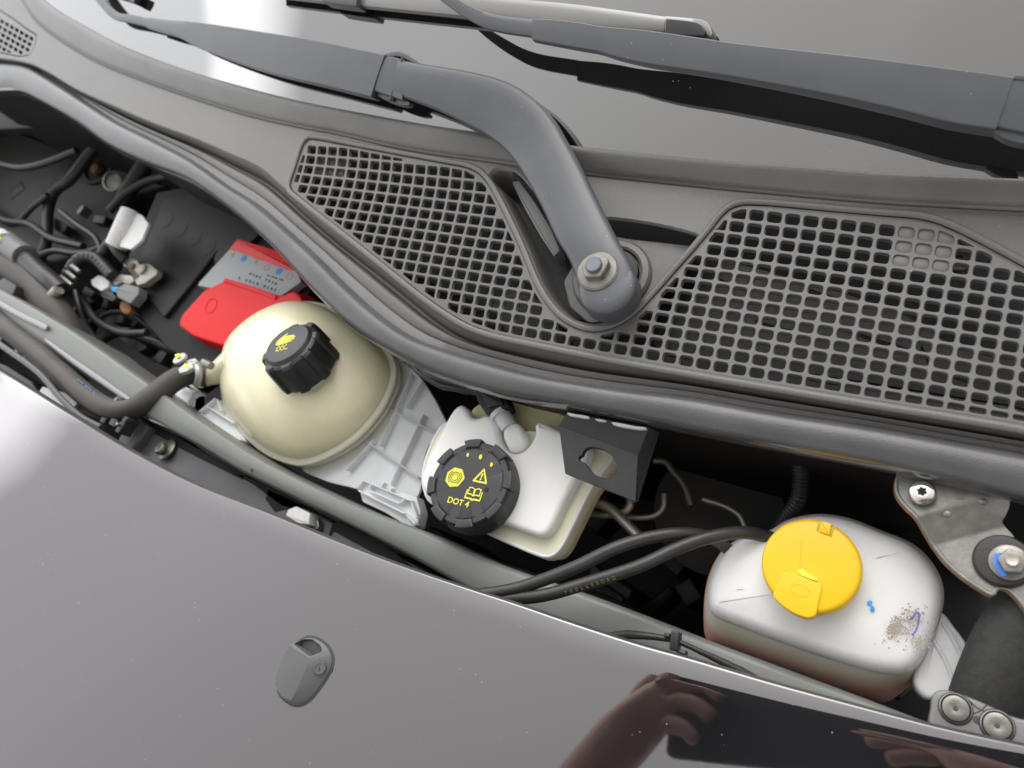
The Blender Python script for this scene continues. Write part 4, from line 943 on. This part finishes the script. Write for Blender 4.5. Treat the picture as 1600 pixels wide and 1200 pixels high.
# plate with an S-shaped joggle: grid of the outline bent by a height field
bm = bmesh.new(); vs_ = [bm.verts.new((p.x, p.y, 0)) for p in hq]; fc = bm.faces.new(vs_)
bmesh.ops.triangulate(bm, faces=[fc]); 
for _ in range(3): bmesh.ops.subdivide_edges(bm, edges=[e_ for e_ in bm.edges if e_.calc_length() > .003], cuts=1, use_grid_fill=False); bmesh.ops.triangulate(bm, faces=bm.faces[:])
ja, jb = hf.px([(1440, 790)])[0], hf.px([(1520, 880)])[0]; jd = hf.px([(1475,870)])[0] - hf.px([(1455,800)])[0]
j0 = hf.px([(1470, 815)])[0]; jn = (hf.px([(1520, 875)])[0] - hf.px([(1480, 790)])[0]).normalized()
def hfield(x, y):
    d = (V((x, y)) - j0).dot(jn); t = min(1, max(0, (d + .006)/.016)); t = t*t*(3-2*t); return -.007*t
for v in bm.verts:
    v.co.z = hfield(v.co.x, v.co.y)
ret = bmesh.ops.extrude_face_region(bm, geom=bm.faces[:]); 
for v in [g for g in ret['geom'] if isinstance(g, bmesh.types.BMVert)]: v.co.z += .0018
bmesh.ops.recalc_face_normals(bm, faces=bm.faces)
me = bpy.data.meshes.new('hinge_plate'); bm.to_mesh(me); bm.free()
Mx = Matrix((hf.u, hf.v, hf.n)).transposed().to_4x4(); Mx.translation = hf.o; me.transform(Mx)
link('hinge_plate', me, M['zinc'], hi, angle=50)
lip = [hf.w(p, hfield(p.x, p.y) + .0012) for p in hq[0:68]]
tube('plate_edge', lip, .0013, M['zinc'], hi, seg=8, smoothpath=False)
tube('rust_edge', [p + V((-.0008, -.0006, -.0014)) for p in lip], .0009, M['rust'], hi, seg=6, smoothpath=False)
def star(r1, r2, k): return [V(((r1 if i % 2 else r2)*math.cos(i*math.pi/k), (r1 if i % 2 else r2)*math.sin(i*math.pi/k))) for i in range(2*k)]
sf = Frame(P(1441, 770, -.020), (-.10, .05, 1))
sc_ = lathe('torx_screw', sf, [(.0070, 0), (.0070, .0008), (.0062, .0022), (.0040, .0030), (.0030, .0030)], M['chrome'], hi)
plate('torx_recess', sf, [rounded(star(.0026, .0017, 6), .0003, 2)], .0032, .0006, .0001, M['void'], sc_)
for (x, y) in ((1480, 803), (1535, 784)): lathe('weld_pip', Frame(hf.w(hf.px([(x, y)])[0], hfield(*hf.px([(x, y)])[0]) + .0018), hf.n), [(.0022, -.001), (.0020, .0002), (.0010, .0006)], M['zinc'], hi, seg=16)
nf2 = Frame(P(1567, 877, -.026), (-.10, .05, 1))
lathe('rubber_washer', nf2, [(.0145, -.003), (.0148, .001), (.0135, .0035), (.0100, .0040)], M['hose'], hi)
lathe('nut_washer', Frame(P(1577, 879, -.022), (-.1, .05, 1)), [(.0098, 0), (.0098, .0012), (.0088, .0018)], M['zinc'], hi)
nz = Frame(P(1581, 880, -.020), (-.1, .05, 1))
slab('nut', nz, rounded(circ((0, 0), .0062, 6, a0=.5), .0008, 2), .0055, 0, .0008, M['zinc'], hi)
lathe('bolt_end', nz, [(.0032, .004), (.0032, .0075), (.0026, .008), (.0014, .0078)], M['steel_pipe'], hi)
plate('blue_paint_mark', Frame(P(1565, 881, -.0198), (-.1, .05, 1)), [rounded([V((-.0022, .0050)), V((.0014, .0052)), V((-.0006, .0006)), V((.0010, -.0058)), V((-.0012, -.0060)), V((-.0032, 0))], .0006)], .0006, .0010, .0001, M['blueink'], hi)
tw = text('stamped_number', '26', Frame(hf.w(hf.px([(1501, 778)])[0], .0018), hf.n), (0, 0), .0042, -.15, mat('stamp', (.2, .2, .19), .6), hi)

# cast end plate with two rivets at the lower right
ep = thing('strut_end_plate', 'grey metal end plate with two round rivets at the lower right above the hood edge', 'end plate', P(1520, 1110, -.03))
ef = Frame(P(1520, 1110, -.030), (0, .08, 1))
slab('plate_body', ef, [q.to_2d() for q in cr([p.to_3d() for p in ef.px([(1455,1100),(1457,1086),(1468,1078),(1490,1080),(1532,1096),(1580,1118),(1640,1142),(1640,1200),(1560,1180),(1500,1160),(1455,1140)])], 60, True)], 0, -.008, .0015, mat('grey_cast', (0.196, 0.1925, 0.189), .45, metal=.3, grain=.3, gscale=700, var=.12, vscale=120), ep)
for (x, y) in ((1493, 1107), (1558, 1134)):
    rf_ = Frame(ef.w(ef.px([(x, y)])[0], 0), ef.n)
    rv = lathe('rivet', rf_, [(.0082, -.001), (.0084, .0012), (.0078, .0016), (.0074, .0004), (.0070, .0004), (.0068, .0016), (.0040, .0022), (.0018, .0016)], M['zinc'], ep, seg=40)
    lathe('rivet_ring', rf_, [(.0089, .0002), (.0089, .0006), (.0082, .0006)], M['void'], rv, seg=40)
    lathe('rivet_pit', Frame(rf_.w((0, 0), .0018), ef.n), [(.0012, -.0005), (.0012, .0004)], M['ink'], rv, seg=16)
lathe('pin_hole', Frame(ef.w(ef.px([(1527, 1125)])[0], 0), ef.n), [(.0022, -.001), (.0022, .0003), (.0015, .0004)], M['ink'], ep, seg=20)
for a_, b__ in (((1513,1093),(1540,1112)), ((1518,1116),(1543,1100))): tube('moulded_line', [ef.w(ef.px([a_])[0], .0002), ef.w(ef.px([((a_[0]+b__[0])/2, (a_[1]+b__[1])/2+3)])[0], .0002), ef.w(ef.px([b__])[0], .0002)], .0003, M['ink'], ep, seg=6, n=10)
# black foam sleeve behind
fs_ = tube('foam_sleeve', [P(1660, 900, -.045), P(1620, 945, -.045), P(1580, 1000, -.047), P(1552, 1060, -.05), P(1530, 1120, -.055), P(1500, 1200, -.06)], lambda t: .019, mat('sleeve_black', (0.0225, 0.0225, 0.02175), .7, grain=.8, gscale=900, var=.35, vscale=250), seg=28, n=50)
tag(fs_, 'thick grainy black sleeve at the right edge below the hinge plate', 'sleeve')

# ------------------------------------------------------------ battery
ba = thing('battery', 'black car battery with silver and red label and red terminal cover', 'battery', P(330, 430, -.2))
bzf = Frame(P(300, 430, -.135))
slab('battery_case', bzf, rounded(bzf.px([(245,300),(330,285),(440,345),(520,400),(440,520),(330,585),(262,545),(205,480),(180,440),(215,370)]), .004), 0, -.10, .002, mat('battery_black', (0.0072, 0.0072, 0.0075), .65, grain=.4, gscale=300, var=.25), ba)
slab('lid_step', bzf, rounded(bzf.px([(262,315),(330,300),(420,360),(380,400),(345,395),(310,440),(262,500),(222,450),(215,430)]), .005), .006, -.001, .002, M['black'], ba)
for k in range(5): lathe('cell_plug', Frame(bzf.w(bzf.px([(265 + k*22, 388 + k*14 - 40)])[0], .006)), [(.010, -.002), (.0098, .0003), (.004, .0005)], M['black'], ba, seg=24)
lb = Frame(P(380, 420, -.122))
lab = slab('label', lb, rounded(lb.px([(362,386),(465,424),(470,440),(440,462),(420,470),(330,450),(309,446),(312,440)]), .001), 0, -.01, .0005, M['labelgrey'], ba)
slab('label_band', lb, rounded(lb.px([(372,374),(440,394),(455,412),(466,424),(448,421),(360,389)]), .0015), .0014, -.01, .0008, M['redlabel'], lab)
for (x, y, m_, r_) in ((363, 399, 'ochre', 6), (381, 404, 'blueink', 8), (400, 410, 'ochre', 6), (417, 418, 'pinkink', 8), (436, 424, 'blueink', 8), (452, 432, 'pinkink', 8)):
    c_ = lb.px([(x, y)])[0]; r2 = r_*.00052
    if m_ == 'ochre': plate('pictogram', lb, [[c_ + V((-r2, r2)), c_ + V((r2, r2)), c_ + V((0, -r2))]], .0004, .0006, .0001, M[m_], lab)
    elif m_ == 'pinkink': plate('pictogram', lb, [circ(c_, r2, 20), circ(c_, r2*.72, 20)], .0004, .0006, .0001, M[m_], lab)
    else: plate('pictogram', lb, [circ(c_, r2, 20)], .0004, .0006, .0001, M[m_], lab)
for ln, (x0, y0, x1, y1) in enumerate(((386, 426, 436, 445), (374, 434, 430, 453), (418, 430, 442, 438))):
    for k in range(11):
        t = k/10; 
        if (k*7 + ln*3) % 5 == 0: continue
        c_ = lb.px([(lerp(x0, x1, t), lerp(y0, y1, t))])[0]; box('printed_mark', lb, tuple(c_), (.0016 + .0008*((k*3) % 2), .0026 if ln < 2 else .0012), 0, .0003, M['ink'], lab, rot=-.35, bev=.0001)
rc = Frame(P(370, 490, -.112), (-.06, -.04, 1))
tcov = slab('terminal_cover', rc, rounded(rc.px([(352,437),(368,442),(440,462),(458,453),(470,462),(478,490),(440,520),(404,536),(352,542),(300,525),(278,508),(283,492),(318,453)]), .005, 5), 0, -.022, .003, M['red'], ba, flare=.004)
strip_px('cover_ridge', rc, [(352,438),(380,447),(410,457),(432,466)], .0045, .0016, M['red'], tcov)
tube('embossed_ring', [rc.w(q_, .0001) for q_ in [p for p in circ(rc.px([(330, 478)])[0], .0085, 24)] + [circ(rc.px([(330, 478)])[0], .0085, 24)[0]]], .0004, M['red'], tcov, seg=6, n=48)
# negative terminal clamp
nc = thing('terminal_clamp', 'tarnished metal clamp on the battery post with a black cable and white tag', 'battery clamp', P(225, 430, -.12))
ncf = Frame(P(222, 425, -.118), (-.05, 0, 1)); M['tin'] = mat('tin', (0.375, 0.36, 0.315), .45, metal=.4, grain=.3, var=.2, vscale=150)
slab('clamp_ring', ncf, rounded(ncf.px([(195,408),(203,402),(220,410),(222,415),(238,414),(250,424),(248,432),(230,445),(218,448),(215,440),(222,434),(212,424),(197,418)]), .001), .004, -.004, .001, M['tin'], nc)
lathe('battery_post', Frame(ncf.w(ncf.px([(228, 424)])[0], 0)), [(.0055, -.006), (.0052, .006), (.0035, .0065)], M['tin'], nc, seg=24)
lathe('clamp_bolt', Frame(ncf.w(ncf.px([(213, 419)])[0], .004)), [(.003, 0), (.003, .002)], M['rust'], nc, seg=6)
slab('clamp_arm', ncf, rounded(ncf.px([(178,440),(190,430),(208,432),(214,440),(205,446),(192,442),(182,448)]), .001), .003, -.003, .001, M['tin'], nc)
slab('sensor_box', ncf, rounded(ncf.px([(186,455),(202,446),(224,452),(222,464),(210,478),(190,468)]), .0015), .006, -.006, .0015, mat('grey_box', (0.18, 0.1875, 0.1837), .5, grain=.2), nc)
slab('blue_seal', ncf, rounded(ncf.px([(176,450),(188,450),(188,458),(180,458)]), .0008), .004, -.003, .0005, M['cyan'], nc)
slab('white_plug', ncf, rounded(ncf.px([(146,440),(158,432),(176,438),(174,450),(162,457),(148,448)]), .001), .004, -.003, .001, M['white_tag'], nc)
slab('plug_lower', ncf, rounded(ncf.px([(155,458),(176,456),(184,466),(178,472),(162,466)]), .001), .002, -.006, .001, M['tray'], nc)
slab('rust_spot', ncf, [q.to_2d() for q in cr([p.to_3d() for p in ncf.px([(184,472),(196,470),(200,484),(190,488)])], 16, True)], -.003, -.008, .001, M['rust'], nc)
tube('clamp_cable', [P(196, 406, -.115), P(185, 394, -.108), P(172, 380, -.105), P(160, 396, -.11), P(130, 408, -.12)], .0055, M['hose'], nc, n=30)
tube('wire_tag', [P(182, 384, -.098), P(192, 362, -.094), P(202, 340, -.094), P(206, 332, -.094)], lambda t: .0105, M['white_tag'], nc, seg=20, n=20, cap=True)
slab('tag_flag', Frame(P(205, 365, -.090), (-.2, .1, 1)), rounded(Frame(P(205, 365, -.090), (-.2, .1, 1)).px([(200,330),(222,336),(233,350),(222,376),(205,390),(188,386)]), .003), .001, -.002, .0008, M['white_tag'], nc)
random.seed(5); tgf = Frame(P(205, 365, -.089), (-.2, .1, 1))
for k in range(16):
    c_ = tgf.px([(random.uniform(202, 222), random.uniform(340, 380))])[0]; box('tag_print', tgf, tuple(c_), (random.uniform(.001, .003), .0008), -.0002, .0002, M['ink'], nc, rot=random.uniform(.5, 1.4), bev=.0001)
tube('corrugated_sleeve', [P(100, 445, -.112), P(112, 420, -.105), P(126, 404, -.104), P(146, 402, -.106), P(160, 414, -.11), P(176, 432, -.113)], .0062, M['cap'], nc, n=60, bump=lambda i: 1 + .10*((i % 4) < 2))
for (x, y) in ((101, 438), (107, 428), (113, 417)):
    tube('bright_collar', [P(x-5, y-5, -.103), P(x+3, y+1, -.100), P(x+11, y+8, -.103)], .0026, M['zinc'], nc, seg=12, n=6)
by = slab('battery_tray', ZF(-.165), rounded(ZF(-.165).px([(160,490),(200,480),(300,540),(340,570),(320,600),(230,560),(160,510)]), .003), 0, -.01, .002, mat('tray_dusty', (.10, .09, .08), .6, var=.4, vscale=60, grain=.4)); tag(by, 'dusty brown-black tray edge in front of the battery', 'battery tray')

# ------------------------------------------------------------ coolant hoses at the left
ch = thing('coolant_hose', 'brown-black coolant hose with blue print bending up to the cream tank', 'hose', P(180, 620, -.08))
tube('hose_body', [P(-40, 470, -.060), P(0, 505, -.060), P(50, 545, -.058), P(100, 588, -.056), P(140, 622, -.054), P(172, 640, -.054), P(205, 640, -.056), P(238, 620, -.062), P(268, 597, -.070), P(300, 583, -.078), P(325, 588, -.086)], lambda t: .0098 if t < .5 else .0098 + .001*(t-.5), M['hose_brown'], ch, n=110, seg=24)
bpf = Frame(P(133, 603, -.0455), (.3, .5, .8), (.65, -.75, 0))
for r_ in range(3):
    for k in range(9):
        if (k + r_*2) % 4 == 3: continue
        box('print_mark', Frame(P(122 + k*3.1 - r_*3.2, 594 + k*2.5 + r_*4.2, -.0462 - .0012*r_), (.0, .1, 1)), (0, 0), (.0012, .0016), -.0012, .0003, M['bluehose'], ch, rot=.3, bev=.0001)
cl = thing('hose_clamp', 'zinc spring clamp with yellow-green paint dabs where the hose meets the cream tank', 'hose clamp', P(305, 580, -.07))
M['clampz'] = mat('clamp_zinc', (0.464, 0.48, 0.464), .4, metal=.3, grain=.2)
clf = Frame(P(305, 580, -.062), (0, .2, 1))
tube('clamp_band', [P(302, 566, -.072), P(308, 572, -.064), P(311, 585, -.064), P(308, 600, -.074)], .0030, M['clampz'], cl, n=16)
slab('clamp_ear', clf, rounded(circ(clf.px([(283, 562)])[0], .0076, 20, .0060, .3), .0005), .003, 0, .0008, M['clampz'], cl)
slab('clamp_ear', clf, rounded(clf.px([(283,580),(292,572),(304,570),(306,578),(296,584),(285,587)]), .001), .004, 0, .0008, M['clampz'], cl)
slab('clamp_bridge', clf, rounded(clf.px([(292,566),(308,562),(312,568),(302,574)]), .001), .003, -.001, .0008, M['clampz'], cl)
for pts_ in ([(278,558),(285,556),(286,561),(281,564)], [(294,570),(299,574),(302,580),(297,580),(293,576)]): slab('paint_dab', clf, rounded(clf.px(pts_), .0006), .0046, .001, .0003, M['yellow_mark'], cl)
tube('clamp_screw', [P(318, 566, -.062), P(330, 572, -.062)], .0035, M['zinc'], cl, n=6)
h2 = tube('radiator_hose', [P(-60, 400, -.10), P(-10, 415, -.095), P(25, 422, -.092), P(60, 455, -.095), P(88, 490, -.10), P(115, 530, -.115), P(150, 590, -.15)], .0155, M['hose_brown'], n=60, seg=24)
tag(h2, 'fat dark hose curving down at the left edge behind the rail', 'hose')
h3 = thing('heater_pipe', 'thinner grey hose with a grey connector and white yellow-dotted end at the left edge', 'hose', P(60, 420, -.08))
tube('hose_body', [P(20, 392, -.085), P(40, 405, -.085), P(62, 425, -.088), P(80, 440, -.09), P(96, 455, -.095)], .0095, M['hose'], h3, n=30, seg=20)
tube('connector_sleeve', [P(8, 378, -.083), P(22, 390, -.083), P(40, 402, -.084)], .0125, mat('conn_grey', (0.154, 0.154, 0.1575), .5), h3, n=12, seg=24)
tube('connector_end', [P(-2, 374, -.078), P(8, 382, -.078)], .0120, M['white_tag'], h3, n=6, seg=24)
slab('paint_dab', Frame(P(0, 376, -.068)), circ((0, 0), .003, 12, .0045), .004, -.004, .0005, M['yellow_mark'], h3)
tube('connector_tip', [P(82, 462, -.09), P(92, 452, -.088)], .0055, M['tin'], h3, n=6)
h4 = tube('thin_cable', [P(-30, 515, -.04), P(0, 538, -.04), P(60, 582, -.042), P(95, 622, -.044), P(125, 650, -.046), P(158, 668, -.048)], .0028, mat('cable_grey', (0.084, 0.084, 0.0875), .4), n=50)
tag(h4, 'thin grey cable running beside the hood edge at the left', 'cable')
cpx = thing('hose_clip', 'black plastic clip holding the coolant hose near the hood edge', 'clip', P(175, 650, -.06))
cpf = Frame(P(178, 645, -.050))
for (x, y, a_, b__) in ((186, 625, .010, .006), (165, 652, .008, .012), (178, 660, .010, .007), (188, 668, .007, .010), (196, 656, .006, .006)): box('clip_part', cpf, tuple(cpf.px([(x, y)])[0]), (a_, b__), -.012, .001, M['cap'], cpx, rot=-.5)
for (x, y) in ((184, 626), (186, 664)): box('painted_glint', cpf, tuple(cpf.px([(x, y)])[0]), (.004, .003), -.002, .003, M['zinc'], cpx, rot=-.5)  # pale metal chips put in as glints on the black clip
# small fittings in the corner left of the rail
crn = thing('fitting_block', 'dark plastic block with pale sticker and metal studs under the hose at left', 'fitting', P(60, 590, -.08))
cnf = ZF(-.078)
slab('block_body', cnf, rounded(cnf.px([(-20,560),(20,575),(60,600),(90,650),(60,650),(-20,600)]), .003), .008, -.01, .002, M['tray'], crn)
slab('sticker', ZF(-.064), rounded(ZF(-.064).px([(58,618),(66,604),(96,612),(125,622),(118,634),(100,640)]), .001), 0, -.01, .0005, M['white_tag'], crn)
for (x, y) in ((31, 548), (44, 558), (2, 530)): lathe('metal_stud', Frame(P(x, y, -.066)), [(.0045, -.004), (.0045, .002), (.003, .003)], M['zinc'], crn, seg=20)
slab('dark_bracket', ZF(-.072), rounded(ZF(-.072).px([(-20,455),(10,436),(30,448),(25,462),(8,470),(-20,466)]), .001), .004, -.01, .001, M['tray'], crn)
# strut tower, pipes and harness in the depth
stt = thing('strut_tower', 'dim grey strut tower sheet metal with round embossed hole behind the seal at left', 'strut tower', P(120, 300, -.25))
stf = Frame(P(150, 290, -.20), (.1, -.1, 1)); M['tower'] = mat('tower_metal', (0.0168, 0.0162, 0.015), .45, grain=.3, var=.3, vscale=18)
slab('tower_skin', stf, rounded(stf.px([(-40,180),(90,190),(200,230),(260,290),(215,300),(170,380),(80,410),(-40,380)]), .01), 0, -.02, .006, M['tower'], stt)
lathe('tower_ring', Frame(stf.w(stf.px([(155, 262)])[0], 0), stf.n), [(.024, 0), (.023, .003), (.019, .003), (.017, -.001), (.010, -.001), (.008, .003), (.003, .003)], M['tower'], stt, seg=40)
lathe('rusty_bolt', Frame(stf.w(stf.px([(155, 268)])[0], .003), stf.n), [(.006, 0), (.006, .005), (.004, .006)], M['rust'], stt, seg=16)
slab('upper_tower', Frame(P(60, 190, -.10), (0, -.4, 1)), rounded(Frame(P(60, 190, -.10), (0, -.4, 1)).px([(-40,155),(60,165),(110,190),(60,200),(-40,205)]), .006), 0, -.02, .004, mat('tower_up', (0.021, 0.0198, 0.021), .4), stt)
for k, (pp, r_, lab_, m_) in enumerate((
    ([(160,215),(140,240),(110,280),(85,300),(75,330),(72,380),(60,410)], .0062, 'thick taped wiring loom hanging down behind the seal at far left', 'hose'),
    ([(75,305),(50,325),(25,350),(5,345),(-20,320)], .0032, 'thin corrugated loom branch curling toward the left edge', 'hose'),
    ([(245,225),(225,260),(200,300),(185,330)], .009, 'black duct dropping behind the seal near the white wire tag', 'black'),
    ([(170,330),(200,300),(240,280),(300,275),(360,300)], .0045, 'black cable arching above the battery', 'hose'),
    ([(120,560),(180,520),(230,530),(300,560)], .0055, 'dark pipe low beneath the battery tray', 'hose'))):
    z0 = -.15 if k < 2 else -.14
    o_ = tube('wiring_loom' if k < 2 else 'black_pipe', [P(x, y, z0 - .004*i_) for i_, (x, y) in enumerate(pp)], r_, M[m_], n=60, bump=(lambda i: 1 + .12*((i % 3) < 1)) if k in (1,) else None)
    tag(o_, lab_, 'wiring' if k < 2 else 'pipe')
# steel brake pipes
for pp, r_, z0, lab_ in (
    ([(900,790),(925,785),(950,793),(975,815),(1000,840)], .0040, -.10, 'thickest steel brake pipe sloping down beside the white reservoir'),
    ([(905,798),(940,804),(975,800),(985,785),(978,768),(960,755)], .0033, -.11, 'steel brake pipe hooking up behind the foam block'),
    ([(905,802),(960,806),(1015,808),(1035,795),(1038,772)], .0024, -.12, 'thin steel brake pipe bending upward at its right end'),
    ([(1098,780),(1130,790),(1155,805),(1165,825)], .0026, -.14, 'thin dim pipe bending down left of the yellow cap'),
    ([(1022,720),(1040,722),(1050,735),(1070,760),(1080,790)], .0028, -.15, 'dim pipe curling behind the foam block side')):
    tag(tube('brake_pipe', [P(x, y, z0) for x, y in pp], r_, M['steel_pipe'], n=40), lab_, 'brake pipe')
cg = tube('corrugated_hose', [P(1248, 715, -.09), P(1252, 745, -.095), P(1247, 780, -.10), P(1232, 805, -.11), P(1215, 830, -.13)], .0055, M['hose'], n=110, bump=lambda i: 1 + .13*((i % 4) < 2)); tag(cg, 'black corrugated hose standing behind the yellow capped reservoir', 'hose')
vb = tube('brake_booster', [P(1120, 800, -.22), P(1122, 800, -.19)], .055, M['tower'], n=6, seg=40); tag(vb, 'dim round brake booster deep behind the hoses', 'brake booster')
eb = thing('engine_block', 'unlit engine parts deep in the bay under the hoses', 'engine', P(950, 900, -.3))
random.seed(11); ebf = ZF(-.24)
for k in range(38):
    x, y = random.uniform(520, 1500), random.uniform(740, 1060); c_ = ebf.px([(x, y)])[0]
    box('casting', ebf, tuple(c_), (random.uniform(.015, .05), random.uniform(.008, .03)), random.uniform(-.06, -.02), random.uniform(-.01, .05), M['bay' if k % 3 else 'tray'], eb, rot=random.uniform(-1, 1), bev=.002)
dp = slab('bay_crossmember', ZF(-.20), ZF(-.20).px([(640,850),(800,880),(950,930),(1120,1010),(1080,1060),(900,980),(700,900)]), 0, -.02, .004, M['tray']); tag(dp, 'dark painted crossmember just behind the rail', 'crossmember')
yt_ = slab('yellow_tag', ZF(-.17), rounded(ZF(-.17).px([(948,853),(960,853),(960,861),(948,861)]), .001), 0, -.003, .0005, M['ochre']); tag(yt_, 'tiny yellow tag deep below the brake reservoir', 'tag')

# ------------------------------------------------------------ the photographer's hands and device, mirrored in the hood
def mirror(x, y, back=.02):
    """where the reflection seen at pixel x,y in the hood comes from, on the plane just behind the lens"""
    p = PP(x, y, HO, HN); r = ray(x, y); r2 = r - HN*(2*r.dot(HN)); o = CAM - F_*back
    return p + r2 * ((o - p).dot(F_) / r2.dot(F_))
dev = thing('tablet', 'dark tablet-like device held up, seen only as a reflection in the hood', 'tablet', mirror(1250, 1110))
df = Frame(CAM - F_*.020, -F_, R_)
def m2(x, y, back=.02):
    q_ = mirror(x, y, back) - df.o; return V((q_.dot(df.u), q_.dot(df.v)))

slab('device_body', df, rounded([V((-.126, -.068)), V((.205, -.080)), V((.205, .046)), V((-.126, .055))], .008), 0, -.008, .002, M['sleeve'], dev)
lathe('lens_ring', Frame(CAM - F_*.0198, F_, R_), [(.004, -.001), (.006, -.001), (.006, .0008), (.0052, .0008), (.0050, 0)], M['black'], dev, seg=32, ex=True)
def hand_(label, root, chains):
    o_r = thing('hand', label, 'hand', df.w(m2(*root[:2], 0)))
    vs, es, rs = [], [], []
    def add(x, y, d, r): vs.append(df.w(m2(x + 28, y - 62, 0), -.016 - d)); rs.append(r*1.22); return len(vs) - 1
    w0 = add(*root); 
    for ch_ in chains:
        prev = w0
        for pt in ch_:
            k = add(*pt); es.append((prev, k)); prev = k
    me = bpy.data.meshes.new('hand_skin'); me.from_pydata([tuple(v) for v in vs], es, []); o = bpy.data.objects.new('hand_skin', me); C.objects.link(o)
    md = o.modifiers.new('s', 'SKIN'); 
    for k, r in enumerate(rs): me.skin_vertices[0].data[k].radius = (r, r)
    me.skin_vertices[0].data[0].use_root = True
    sb = o.modifiers.new('u', 'SUBSURF'); sb.levels = 2; sb.render_levels = 2
    dg = bpy.context.evaluated_depsgraph_get(); m3 = bpy.data.meshes.new_from_object(o.evaluated_get(dg)); bpy.data.objects.remove(o)
    link('hand_skin', m3, M['skin'], o_r, angle=None); return o_r
hand_('hand with raised index finger beside the device, mirrored at the bottom of the hood', (985, 1175, .0, .022), [
    [(925, 1235, 0, .026), (850, 1330, 0, .028)],
    [(1012, 1132, .002, .0115), (1022, 1095, .002, .0092), (1034, 1052, .002, .0075)],
    [(1040, 1128, .006, .0105), (1083, 1128, .010, .0090), (1108, 1158, .008, .0078)],
    [(1030, 1160, .006, .0100), (1066, 1168, .010, .0085), (1090, 1192, .008, .0072)],
    [(1010, 1195, .006, .0095), (1045, 1205, .008, .0078), (1062, 1228, .006, .0066)],
    [(955, 1165, -.006, .012), (975, 1128, -.010, .0100), (998, 1100, -.012, .0085)]])
hand_('hand gripping the other end of the device, mirrored at the lower right of the hood', (1480, 1215, .0, .024), [
    [(1540, 1260, 0, .027), (1640, 1340, 0, .03)],
    [(1445, 1172, .004, .0120), (1385, 1158, .008, .0100), (1320, 1165, .006, .0080)],
    [(1425, 1190, .004, .0110), (1365, 1184, .008, .0092), (1305, 1192, .006, .0075)],
    [(1430, 1215, .004, .0105), (1372, 1212, .008, .0085), (1325, 1220, .006, .0070)],
    [(1440, 1240, .004, .0098), (1395, 1242, .006, .0078), (1355, 1250, .004, .0066)],
    [(1490, 1165, -.006, .0125), (1455, 1148, -.010, .0105), (1410, 1138, -.012, .0088)]])

# small things in the shade at the left of the bay
random.seed(21)
for pp, r_, z0, lab_, m_ in (
    ([(-20,250),(30,262),(70,255),(120,235)], .0040, -.12, 'black cable crossing below the upper tower edge', 'hose'),
    ([(95,330),(120,350),(150,372),(160,400)], .0030, -.13, 'thin wire running down to the corrugated sleeve', 'cap'),
    ([(60,400),(85,392),(120,396),(150,390),(185,372)], .0036, -.14, 'dark wire lying left of the battery clamp', 'hose'),
    ([(130,470),(150,500),(190,520),(230,520)], .0040, -.13, 'dark loop of wire below the white plug', 'hose'),
    ([(118,455),(128,490),(150,530),(200,560),(235,588)], .0030, -.14, 'thin wire hanging behind the radiator hose', 'cap'),
    ([(150,500),(178,488),(205,492),(240,515),(275,530)], .0028, -.15, 'thin wire along the battery tray', 'cap'),
    ([(420,330),(445,372),(470,405),(478,440)], .0050, -.14, 'black pipe between battery and seal', 'hose'),
    ([(-20,330),(10,345),(45,350),(80,372),(130,385)], .0040, -.15, 'dark loom branch above the grey connector', 'hose')):
    tag(tube('wire', [P(x, y, z0) for x, y in pp], r_, M[m_], n=40), lab_, 'wire')
stm = thing('tower_brackets', 'small dull metal brackets and clips fixed on the dim strut tower', 'bracket', P(120, 330, -.18))
for (x, y, a_, b__, rot_, m_) in ((205, 240, .016, .010, .4, 'tower'), (95, 355, .030, .012, -.6, 'tower'), (55, 262, .010, .020, .2, 'tray'), (130, 330, .012, .006, .9, 'zinc'), (30, 300, .022, .016, .5, 'tray'), (160, 345, .018, .010, -.3, 'tray'), (178, 282, .006, .014, .3, 'tower')):
    fr_ = Frame(P(x, y, -.185), (.1, -.1, 1)); box('bracket_piece', fr_, (0, 0), (a_, b__), -.01, .006, M[m_], stm, rot=rot_, bev=.001)
lathe('bracket_ring', Frame(P(178, 284, -.18), (.3, -.3, 1)), [(.012, 0), (.0125, .003), (.010, .004), (.0085, .001)], M['zinc'], stm, seg=28)
clu = thing('connector_cluster', 'black plastic connectors packed between the rail and the battery', 'connectors', P(140, 500, -.14))
for k in range(16):
    x, y = random.uniform(105, 330), 0; y = 470 + (x-105)*.45 + random.uniform(-30, 35)
    fr_ = Frame(P(x, y, -.155)); box('connector_piece', fr_, (0, 0), (random.uniform(.008, .024), random.uniform(.006, .014)), -.01, random.uniform(0, .012), M[('black', 'tray', 'cap')[k % 3]], clu, rot=random.uniform(-1, 1), bev=.001)
